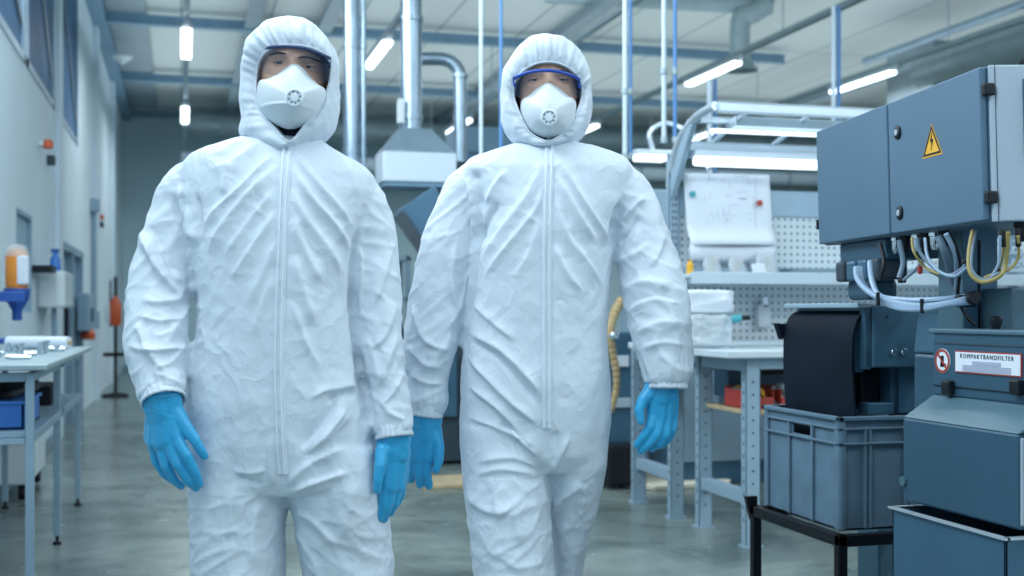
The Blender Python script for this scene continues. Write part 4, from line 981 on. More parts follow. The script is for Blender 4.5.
# ================================================================ PEOPLE
def make_person(cfg):
    d0, pxc = cfg['d'], cfg['pxc']
    base = at(pxc, 310, d=d0)
    def Q(px, py, y=0.0):
        D = d0+y
        return Vector(((px-512)/F*D-(pxc-512)/F*d0, y, CAMZ+(310-py)/F*D))
    def proj(x, y, z):      # local arrays -> photo measurement frame
        D = d0+y
        return 512+(x+(pxc-512)/F*d0)/D*F, 310-(z-CAMZ)/D*F
    s = d0/F
    root = thing('person', cfg['label'], 'person', (base.x, base.y, 0), -TH)
    def LB(mb, name, m, par=None, **k): return mb.build(name, m, par or root, local=True, **k)
    # ---- rings
    NR = 40
    def ring(py, xl, xr, yf, yb, y0=0.0, sh=1.0):
        a, b = Q(xl,py), Q(xr,py); cx = (a.x+b.x)/2; hw = (b.x-a.x)/2*sh; out = []
        for k in range(NR):
            t = 2*PI*k/NR; c, q = math.cos(t), math.sin(t)
            x = hw*math.copysign(abs(c)**.85, c); y = (yb if q > 0 else yf)*math.copysign(abs(q)**.9, q)*sh
            out.append(Vector((cx+x, y0+y, a.z)))
        return out
    def limb(path, sh=1.0, flat=.92):
        P = [Q(px,py,y) for px,py,y,hw in path]; R = [hw*s*sh for *_,hw in path]
        sp = spline(P,4); rr = [p.x for p in spline([(r,0,0) for r in R],4)]
        mb = MB(); n = 28; rings = []
        for i,p in enumerate(sp):
            t = (sp[min(i+1,len(sp)-1)]-sp[max(i-1,0)]).normalized()
            x = Vector((0,1,0)).cross(t); x = x.normalized(); y = t.cross(x)
            rings.append([p+x*rr[i]*math.cos(2*PI*k/n)+y*rr[i]*flat*math.sin(2*PI*k/n) for k in range(n)])
        return rings
    # ---- coverall
    mb = MB(); mb.loft([ring(*r) for r in cfg['torso']])
    for leg in cfg['legs']: mb.loft([ring(*r) for r in leg])
    for arm in cfg['arms']: mb.loft(limb(arm))
    me = remesh(mb, .0085, 5, 1)
    me.name = 'coverall'
    nv = len(me.vertices); co = np.empty(nv*3, np.float32); me.vertices.foreach_get('co', co); co = co.reshape(-1,3).astype(np.float64)
    nr = np.empty(nv*3, np.float32); me.vertex_normals.foreach_get('vector', nr); nr = nr.reshape(-1,3).astype(np.float64)
    X, Yv, Zv = co[:,0], co[:,1], co[:,2]
    U, V = proj(X, Yv, Zv)
    disp = np.zeros(nv)
    front = np.clip((0.35-nr[:,1])*1.6, 0, 1)
    def fold(pts, w, A, flip=1):
        P = np.array(spline([(a,b,0) for a,b in pts], 6))[:,:2]
        best = np.full(nv, 1e9); par = np.zeros(nv)
        lens = np.concatenate([[0],np.cumsum(np.linalg.norm(P[1:]-P[:-1],axis=1))]); tot = lens[-1]
        lo = P.min(0)-6*w; hi = P.max(0)+6*w
        sel = np.where((U>lo[0])&(U<hi[0])&(V>lo[1])&(V<hi[1])&(front>0))[0]
        if len(sel)==0: return
        u, v = U[sel], V[sel]; be = np.full(len(sel),1e9); pr = np.zeros(len(sel)); sd = np.zeros(len(sel))
        for i in range(len(P)-1):
            a, b = P[i], P[i+1]; ab = b-a; L2 = (ab**2).sum()+1e-9
            t = np.clip(((u-a[0])*ab[0]+(v-a[1])*ab[1])/L2,0,1)
            dx, dy = u-(a[0]+t*ab[0]), v-(a[1]+t*ab[1]); dd = np.hypot(dx,dy); m = dd<be
            be[m] = dd[m]; pr[m] = (lens[i]+t[m]*np.sqrt(L2))/tot; sd[m] = np.sign(ab[0]*dy-ab[1]*dx)[m]
        x = be/w
        k_ = np.where(sd*flip > 0, .62, 1.55); prof = np.exp(-(np.sqrt((x*k_)**2+.06)-.245)*1.5)
        tp = np.clip(np.minimum(pr/.25,(1-pr)/.25),0,1); tp = np.where((pr<=0)|(pr>=1), 0, tp); tp = tp*tp*(3-2*tp)
        disp[sel] += A*prof*tp*front[sel]
    random.seed(int(cfg['seed']*10))
    for f in cfg['folds']: fold(f[0], f[1]*random.uniform(.7,1.5), f[2]*1.35*random.uniform(.7,1.35), 1 if sum(a for a,_ in f[0])/len(f[0]) > cfg['zip'][3][0] else -1)
    # procedural cloth relief
    seed = cfg['seed']
    armw = np.zeros(nv); cuffw = np.zeros(nv); legw = np.clip((Q(0,cfg['crotch']).z-Zv)/.06, 0, 1)
    for arm in cfg['arms']:
        P = [Q(a,b,c) for a,b,c,_ in arm]
        for i in range(2, len(P)-1):
            A, B = np.array(P[i]), np.array(P[i+1]); ab = B-A; t = np.clip(((co-A)@ab)/(ab@ab),0,1)
            dd = np.linalg.norm(co-(A+t[:,None]*ab),axis=1); armw = np.maximum(armw, np.clip(1.6-dd/(arm[i][3]*s),0,1)*min(1,(i-1)/2.5))
        E = np.array(P[-1]); cuffw = np.maximum(cuffw, np.exp(-(np.linalg.norm(co-E,axis=1)/.06)**2))
    nz = noise
    big = np.empty(nv); med = np.empty(nv); cuf = np.empty(nv)
    for i in range(nv):
        x, y, z = co[i]
        wx = nz.noise(Vector((x*4+seed, y*4, z*4)))*.5
        big[i] = 1-2*abs(nz.noise(Vector((x*9+wx*2+seed*3, y*9, z*4.5+wx))))
        if armw[i] > .02 or legw[i] > .02:
            vd = nz.voronoi(Vector((x*11+wx*3+seed, y*11, z*17+x*8*(1 if x > 0 else -1)+wx*2)))[0]; med[i] = .55-2.3*min(vd[1]-vd[0],.38)
        else:
            vd = nz.voronoi(Vector((x*8+wx*2+seed, y*8, z*5+wx*2+abs(x)*4)))[0]; med[i] = (.55-2.3*min(vd[1]-vd[0],.38))*.45
        cuf[i] = 1-2.2*abs(nz.noise(Vector((x*75, y*75+seed, z*14)))) if cuffw[i] > .03 else 0
    torsow = 1-np.maximum(armw, legw)
    disp += big*.0016*(torsow*.9+.6*armw+1.6*legw)+med*(.0055*armw+.0045*legw+.0035*torsow)+cuf*.0045*cuffw
    if 'waistpull' in cfg: pass
    co += nr*disp[:,None]
    me.vertices.foreach_set('co', co.astype(np.float32).ravel()); me.update()
    me.materials.clear(); me.materials.append(M['suit'])
    me.polygons.foreach_set('use_smooth', [True]*len(me.polygons))
    cov = bpy.data.objects.new('coverall', me); COL.objects.link(cov); cov.parent = root
    # BVH for applying strips
    bvh = BVHTree.FromPolygons([tuple(c) for c in co], [tuple(p.vertices) for p in me.polygons])
    def surf(px, py):
        o = Q(px,py,-1.0); b = Q(px,py,1.0); dr = (b-o).normalized()
        h = bvh.ray_cast(o, dr, 3.0)
        return h[0], (h[1] if h[0] else None)
    def strip(pts, hw, th, name, m, par, nn=2):
        """flat flap following the cloth along photo-measured centre points, rounded section"""
        sp = [(p.x,p.y) for p in spline([(a,b,0) for a,b in pts], 14)]
        rows = []
        ys = []
        for (px,py) in sp:
            h,_ = surf(px,py)
            if h is None: continue
            rows.append([h, px, py])
        for i in range(len(rows)):
            lo, hi = max(0,i-3), min(len(rows),i+4)
            ys.append(sum(rows[j][0].y for j in range(lo,hi))/(hi-lo))
        rings = []
        for (h,px,py), y in zip(rows, ys):
            c = Vector((h.x, min(y, h.y+.002), h.z)); w = hw*s
            prof = [(-1,.006),(-1,-th*.5),(-.8,-th),(-.25,-th*1.05),(.25,-th*1.05),(.8,-th),(1,-th*.5),(1,.006)]
            rings.append([c+Vector((a*w, b, 0)) for a,b in prof])
        mb = MB(); mb.loft(rings); return LB(mb, name, m, par, smooth='auto')
    zf = strip(cfg['zip'], cfg['zipw'], .0045, 'zip_flap', M['suit'], cov)
    for dx in (-cfg['zipw']*.55, cfg['zipw']*.45):
        strip([(a+dx,b) for a,b in cfg['zip']], .75, .0080, 'seam_piping', M['zip'], cov)
    h,_ = surf(*cfg['zip'][0])
    if h: LB(MB().cbox(h+Vector((0,-.008,-.004)),(.009,.005,.022)), 'zip_pull', M['white_plastic'], cov, bevel=.002)
    # shoulder seams
    # ---- body inside the clothes (one continuous mesh)
    mb = MB(); hx, hz_px = cfg['head']
    hc = Q(hx, hz_px, -.005)
    body = MB(); body.loft([ring(*r, **({'sh':.80})) if len(r)==5 else ring(*r[:6], sh=.80) for r in cfg['torso'][1:]])
    for leg in cfg['legs']: body.loft([ring(*(tuple(r)+(0.0,))[:6], sh=.68) for r in leg])
    for arm in cfg['arms']: body.loft(limb(arm[:-1], .6)); 
    body.capsule(Q(hx, hz_px+30, .0), Q(hx, cfg['zip'][0][1]+14, .0), .058, .066, 20)
    bm_ = remesh(body, .014, 6, 0)
    # head surface sculpted by function
    nu, nvv = 96, 84; HV = []; roll = cfg['roll']
    R_ = Matrix.Rotation(roll, 3, 'Y')
    eL = Q(*cfg['eyes'][0], -.09)-Vector((hc.x,0,hc.z)); eR = Q(*cfg['eyes'][1], -.09)-Vector((hc.x,0,hc.z)); eL.y = eR.y = 0
    def face_y(x, z):
        """front of the face (local to head centre) for x,z"""
        q = 1-(x/.076)**2-(z/.122)**2
        y = -.098*math.sqrt(max(q,0))
        g = lambda cx,cz,sx,sz: math.exp(-((x-cx)/sx)**2-((z-cz)/sz)**2)
        ez = (eL.z+eR.z)/2; cxm = (eL.x+eR.x)/2
        y += .014*g(eL.x,eL.z,.019,.012)+.014*g(eR.x,eR.z,.019,.012)          # sockets
        y -= .007*g(eL.x,eL.z+.020,.024,.008)+.007*g(eR.x,eR.z+.020,.024,.008)  # brow ridge
        y -= .030*g(cxm,ez-.045,.013,.022)+.012*g(cxm,ez-.015,.009,.022)        # nose
        y -= .006*g(eL.x-.01,ez-.04,.02,.018)+.006*g(eR.x+.01,ez-.04,.02,.018)  # cheeks
        y -= .006*g(cxm,ez-.082,.026,.012)-.003*g(cxm,ez-.082,.03,.003)          # lips
        y -= .010*g(cxm,ez-.112,.022,.014)                                       # chin
        y += .003*g(cxm,ez+.02,.006,.010)
        return y
    verts = []; 
    for j in range(nvv+1):
        ph = PI*j/nvv
        for i in range(nu):
            th = 2*PI*i/nu
            x = .076*math.sin(ph)*math.cos(th); z = .122*math.cos(ph); yy = math.sin(th)*math.sin(ph)
            if yy <= 0:
                y = face_y(x, z) if (1-(x/.076)**2-(z/.122)**2) > 0 else 0
                y = min(y, 0.004)
            else: y = .105*yy
            if z < -.03: x *= 1-.9*((-z-.03)/.122)**1.6*.6
            # ears
            e = math.exp(-((z-.0)/.022)**2-((y-.01)/.012)**2)
            x += math.copysign(.012*e, x) if abs(x) > .06 else 0
            verts.append(hc+Vector((x,y,z)))
    fs = [(j*nu+i, j*nu+(i+1)%nu, (j+1)*nu+(i+1)%nu, (j+1)*nu+i) for j in range(nvv) for i in range(nu)]
    bb = MB(); bb.add([v.co.copy() for v in bm_.vertices], [tuple(p.vertices) for p in bm_.polygons]); bb.add(verts, fs)
    body_o = LB(bb, 'body', M['skin'], smooth=True)
    # eyes
    for k,(ex,ez_) in enumerate(((eL.x,eL.z),(eR.x,eR.z))):
        yy = face_y(ex,ez_); c = hc+Vector((ex, yy+.0085, ez_))
        r = .0125
        eye = LB(MB().capsule(c, c+Vector((0,.0001,0)), r, r, 20), 'eye', M['eyewhite'], body_o, smooth=True)
        LB(MB().lathe(tuple(c), [(.0001,-r-.0004),(.003,-r-.0003),(.0058,-r+.0010),(.0058,-r+.003)], 20, 'Y'), 'iris', M['iris'], eye, smooth=True)
        sq = cfg.get('squint', .0022)
        for sg in (1,-1):
            # eyelid: part of a slightly larger ball above / below the slit
            rr = .0142; vs = []; n1, n2 = 20, 10
            for a in range(n1+1):
                for b in range(n2+1):
                    az = PI*(a/n1); lo = math.asin(min(.95, sq*(1 if sg>0 else 1.1)*math.sin(az)**.8/rr)); el = lo+(PI*.5-lo)*b/n2
                    vs.append(c+Vector((rr*math.cos(az)*math.cos(el)*1.15, -rr*math.sin(az)*math.cos(el), sg*rr*math.sin(el))))
            f2 = [(a*(n2+1)+b,(a+1)*(n2+1)+b,(a+1)*(n2+1)+b+1,a*(n2+1)+b+1) for a in range(n1) for b in range(n2)]
            LB(MB().add(vs,f2), 'eyelid', M['skin'], eye, smooth=True, solid=.001)
        # lash line
        LB(MB().tube([c+Vector((.0142*1.1*math.cos(PI*a/10), -.0146*math.sin(PI*a/10)-.0003, sq*math.sin(PI*a/10)+.0006)) for a in range(1,10)], .0009, 6), 'lashes', M['hair'], eye, smooth=True)
        # brow: many short hairs in one mesh
        bw = MB(); random.seed(k+3)
        for h_ in range(150):
            u = random.uniform(-1,1); bx = ex+u*.019; bz = ez_+.0175+.003*(1-u*u)+random.uniform(-.0028,.0028)*(1-.4*abs(u))+ (.0 if k==0 else 0)
            sd = (1 if bx > (eL.x+eR.x)/2 else -1)
            p0 = hc+Vector((bx, face_y(bx,bz)-.0004, bz)); p1 = hc+Vector((bx+sd*.005, face_y(bx+sd*.005,bz+.001)-.0012, bz+.001))
            bw.tube([p0,p1],[.0006,.0002],4)
        LB(bw, 'eyebrow', M['hair'], body_o)
    # ---- shirt neck
    sh = MB(); zt = cfg['zip'][0][1]
    sh.loft([[Q(hx+dx0,py,0)+Vector((rr*math.cos(a), rr*.95*math.sin(a)-.005, 0)) for a in [2*PI*k/28 for k in range(28)]] for py,rr,dx0 in ((zt-24,.054,0),(zt-14,.058,0),(zt-4,.062,0),(zt+10,.064,-1))])
    LB(sh, 'shirt_collar', M['shirt'], smooth='auto')
    # ---- hood
    E = [Q(a,b,c) for (a,b,c),_ in cfg['hood']]; So = [Q(a,b+3.5*max(0,(cfg['hood_c'][1]-b)/58),.02) for _,(a,b) in cfg['hood']]
    def per(pts, n):
        P = pts[-2:]+pts+pts[:3]; o = spline(P, n); return o[2*n:-2*n-1+0] if False else o[2*n:2*n+len(pts)*n]
    NA = 12; Es = per(E,NA); Ss = per(So,NA); NH = len(Es)
    Cb = Q(cfg['hood_c'][0], cfg['hood_c'][1], .13)
    rows = []
    def pleat(i, t):
        fr = i/NH  # 0 top, going clockwise
        top = max(0, math.cos(2*PI*fr))**.6
        a = math.sin(fr*2*PI*34+1.5*math.sin(fr*40))*.5+.5*math.sin(fr*2*PI*19+2)
        side = .35
        return (top+side*(1-top))*a
    nh1, nh2 = 26, 26
    for j in range(nh1+1):
        t = (j/nh1)*PI/2; row = []
        for i in range(NH):
            e, o = Es[i], Ss[i]
            sn = math.sin(t)**.9; p = Vector((e.x+(o.x-e.x)*sn, 0, e.z+(o.z-e.z)*sn)); p.y = e.y+(.02-e.y)*(1-math.cos(t))**1.1 - .010*math.sin(min(t*2.2,PI))
            decay = math.exp(-t*1.3)*(min(1,t*6+.25))
            p.y -= pleat(i,t)*.0075*decay
            n3 = noise.noise(Vector((p.x*16, p.y*16, p.z*16+seed*5))); n4 = 1-2*abs(noise.noise(Vector((p.x*30+seed, p.y*22, p.z*30))))
            dirv = Vector((p.x-hc.x, p.y*.6, p.z-hc.z)).normalized(); vd = noise.voronoi(Vector((p.x*17+n3*.6+seed, p.y*14, p.z*13)))[0]; p += dirv*(n3*.003+(vd[0]*1.6-.75)*.008)*min(1,t*1.6+.1)
            row.append(p)
        rows.append(row)
    inner = [[Vector((e.x+(hc.x-e.x)*f, e.y+dy, e.z+(hc.z-e.z)*f)) for e in Es] for f,dy in ((.05,.030),(.03,.014),(.012,.003))]
    back = []
    for j in range(1,nh2+1):
        t = (j/nh2)*PI/2; row = []
        for i in range(NH):
            o = Ss[i]; c = math.cos(t); p = Vector((Cb.x+(o.x-Cb.x)*c, .02+.125*math.sin(t), Cb.z+(o.z-Cb.z)*c))
            n3 = noise.noise(Vector((p.x*16, p.y*16, p.z*16+seed*5)))
            dirv = Vector((p.x-hc.x, p.y, p.z-hc.z)).normalized(); row.append(p+dirv*n3*.004*c)
        back.append(row)
    hm = MB(); allr = inner+rows+back; n = NH
    hm.add([p for r in allr for p in r], [(i*n+k, i*n+(k+1)%n, (i+1)*n+(k+1)%n, (i+1)*n+k) for i in range(len(allr)-1) for k in range(n)])
    hood = LB(hm, 'hood', M['suit'], cov, smooth=True)
    # elastic hem of the hood opening
    hem = MB(); path = [Es[i%NH]+Vector((0,-.001-.0008*math.sin(i*1.7),0)) for i in range(NH+1)]
    hem.tube(path, .0026, 8, cap=False); LB(hem, 'elastic_hem', M['suit'], hood, smooth=True)
    # collar flaps meeting under the chin
    # ---- respirator
    O = [Q(*a) for a in cfg['mask']]; Os = per(O, 8); nO = len(Os)
    Cm = Q(*cfg['mask_c']); rows = []; NM = 18
    for j in range(NM+1):
        t = j/NM; row = []
        for p in Os:
            q = Vector((Cm.x+(p.x-Cm.x)*t, 0, Cm.z+(p.z-Cm.z)*t))
            f = 1-t**2.3; q.y = p.y+(Cm.y-p.y)*f
            cz_ = Q(cfg['mask_c'][0], cfg['mask_crease'][0]).z + .10*(q.x-Cm.x)*cfg['mask_crease'][1]
            q.y -= .0045*math.exp(-((q.z-cz_)/.0035)**2)*min(1,(1-t)*5) ; q.y += (.005*min(1,(cz_-q.z)/.01) if q.z < cz_ and cfg['mask_crease'][0] > cfg['mask_c'][1] else 0)*(1-t)
            row.append(q)
        rows.append(row)
    rim = [[p+Vector(((Cm.x-p.x)*.03, .006, (Cm.z-p.z)*.03)) for p in Os]]
    mm = MB(); allr = rows+rim; n = nO
    mm.add([p for r in allr for p in r], [(i*n+k, i*n+(k+1)%n, (i+1)*n+(k+1)%n, (i+1)*n+k) for i in range(len(allr)-1) for k in range(n)])
    mask = LB(mm, 'respirator', M['mask'], smooth=True, solid=.0015)
    mask['label'] = 'white cup respirator'
    vc = Q(cfg['valve'][0], cfg['valve'][1], cfg['mask_c'][2]+.004)
    vy = vc.y
    vr = .0205
    va = LB(MB().lathe((vc.x,vy-.004,vc.z), [(vr,.008),(vr,-.002),(vr*.92,-.004),(vr*.80,-.0045),(vr*.76,-.002),(vr*.5,-.002),(vr*.42,-.005),(.002,-.0055)], 36, 'Y'), 'exhale_valve', M['mask'], mask, smooth='auto')
    sl = MB()
    for k in range(8):
        a = 2*PI*k/8+.2; sl.cbox((vc.x+vr*.63*math.cos(a), vy-.0065, vc.z+vr*.63*math.sin(a)), (.0035,.0016,.0052), Matrix.Rotation(-a+PI/2,3,'Y').to_3x3())
    LB(sl, 'valve_slots', M['maskgrey'], va)
    # ---- goggles
    G = cfg['goggles']; nu_, nv_ = 40, 12; vs = []
    tops = []
    for i in range(nu_+1):
        u = -1+2*i/nu_; px = G['x0']+(G['x1']-G['x0'])*(u+1)/2
        yt = G['top'](u); yb_ = G['bot'](u); yy = G['y']+.060*abs(u)**2.4
        for j in range(nv_+1):
            v = j/nv_; vs.append(Q(px, yt+(yb_-yt)*v, yy-.003*math.sin(v*PI)+.004*v))
        tops.append(Q(px, yt, yy-.001))
    f2 = [(a*(nv_+1)+b,(a+1)*(nv_+1)+b,(a+1)*(nv_+1)+b+1,a*(nv_+1)+b+1) for a in range(nu_) for b in range(nv_)]
    gg = LB(MB().tube(tops, .0042, 10), 'goggles', M[G['mat']], smooth=True); gg['label'] = G['lab']
    LB(MB().add(vs,f2), 'lens', M['lens'], gg, smooth=True, solid=.0018)
    for e, sgn in ((tops[0],1),(tops[-1],-1)):
        LB(MB().bar(e+Vector((0,.0,-.004)), e+Vector((sgn*.006,.05,-.010)), .006,.014), 'temple_arm', M[G['mat']], gg, bevel=.002)
        LB(MB().cbox(e+Vector((sgn*.001,.002,-.010)),(.006,.008,.022)), 'hinge_block', M[G['mat']], gg, bevel=.002)
    # ---- gloves
    for gl in cfg['gloves']:
        g = MB()
        for ch in gl['chains']:
            P = [Q(a,b,c) for a,b,c,_ in ch]; R = [r for *_,r in ch]
            for i in range(len(P)-1): g.capsule(P[i],P[i+1],R[i],R[i+1],14)
        # palm slab
        for a,b in gl.get('webs', ()):
            P0 = [Q(*q[:3]) for q in a]; P1 = [Q(*q[:3]) for q in b]
            for p,q in zip(P0,P1): g.capsule(p,q,a[0][3],b[0][3],14)
        gm = remesh(g, .0026, 5, 0)
        nv2 = len(gm.vertices); c2 = np.empty(nv2*3,np.float32); gm.vertices.foreach_get('co',c2); c2=c2.reshape(-1,3); n2=np.empty(nv2*3,np.float32); gm.vertex_normals.foreach_get('vector',n2); n2=n2.reshape(-1,3)
        w0 = Q(*gl['wrist']); 
        for i in range(nv2):
            v = Vector(c2[i].tolist()); q = math.exp(-((v-w0).length/.045)**2)
            dd = (1-2*abs(noise.noise(Vector((v.x*22, v.y*22, v.z*75)))))*.0022*q + noise.noise(v*60)*.0006
            c2[i] += n2[i]*dd
        gm.vertices.foreach_set('co', c2.ravel()); gm.update(); gm.materials.clear(); gm.materials.append(M['glove'])
        gm.polygons.foreach_set('use_smooth', [True]*len(gm.polygons)); gm.name = 'glove'
        go = bpy.data.objects.new('glove', gm); COL.objects.link(go); go.parent = root
        # rolled cuff
        a = gl['cuff']; c = Q(a[0],a[1],a[2]); ax = Vector(a[5]).normalized(); 
        x = Vector((0,1,0)).cross(ax).normalized(); y = ax.cross(x)
        path = [c+x*math.cos(t)*a[3]*s+y*math.sin(t)*a[4]*s+ax*.003*math.sin(3*t+1) for t in [2*PI*k/40 for k in range(41)]]
        LB(MB().tube(path,.0022,8,cap=False), 'rolled_rim', M['glove'], go, smooth=True)
    # ---- elastic sleeve cuffs
    for arm in cfg['arms']:
        a, b = arm[-1], arm[-2]; c = Q(*a[:3]); ax = (c-Q(*b[:3])).normalized()
        x = Vector((0,1,0)).cross(ax).normalized(); y = ax.cross(x); r = a[3]*s
        rings = []
        for h,k_ in ((-.022,.90),(-.014,1.0),(-.004,.96),(.006,1.02),(.012,1.0),(.010,.93),(-.01,.86)):
            rings.append([c+ax*h+(x*math.cos(t)+y*math.sin(t))*r*k_*(1+.016*math.sin(23*t)+.012*math.sin(37*t+h*200)) for t in [2*PI*q/120 for q in range(120)]])
        n = 120
        LB(MB().add([p for rr in rings for p in rr], [(i*n+k, i*n+(k+1)%n, (i+1)*n+(k+1)%n, (i+1)*n+k) for i in range(len(rings)-1) for k in range(n)]), 'elastic_cuff', M['suit'], cov, smooth=True)
    # ---- boots
    for bx, by in cfg['boots']:
        c = Q(bx, 310, by); c.z = 0
        o = MB(); rr = []
        for yy,w,h in ((.10,.02,.04),(.09,.04,.08),(.05,.05,.17),(0,.052,.19),(-.05,.05,.12),(-.12,.052,.08),(-.17,.045,.06),(-.20,.02,.03)):
            rr.append([Vector((c.x+w*math.cos(a), by+yy, h/2+ (h/2)*math.sin(a)+.001)) for a in [2*PI*k/18 for k in range(18)]])
        o.loft(rr); LB(o, 'boot', M['white_plastic'], smooth=True, subsurf=1)
    return root

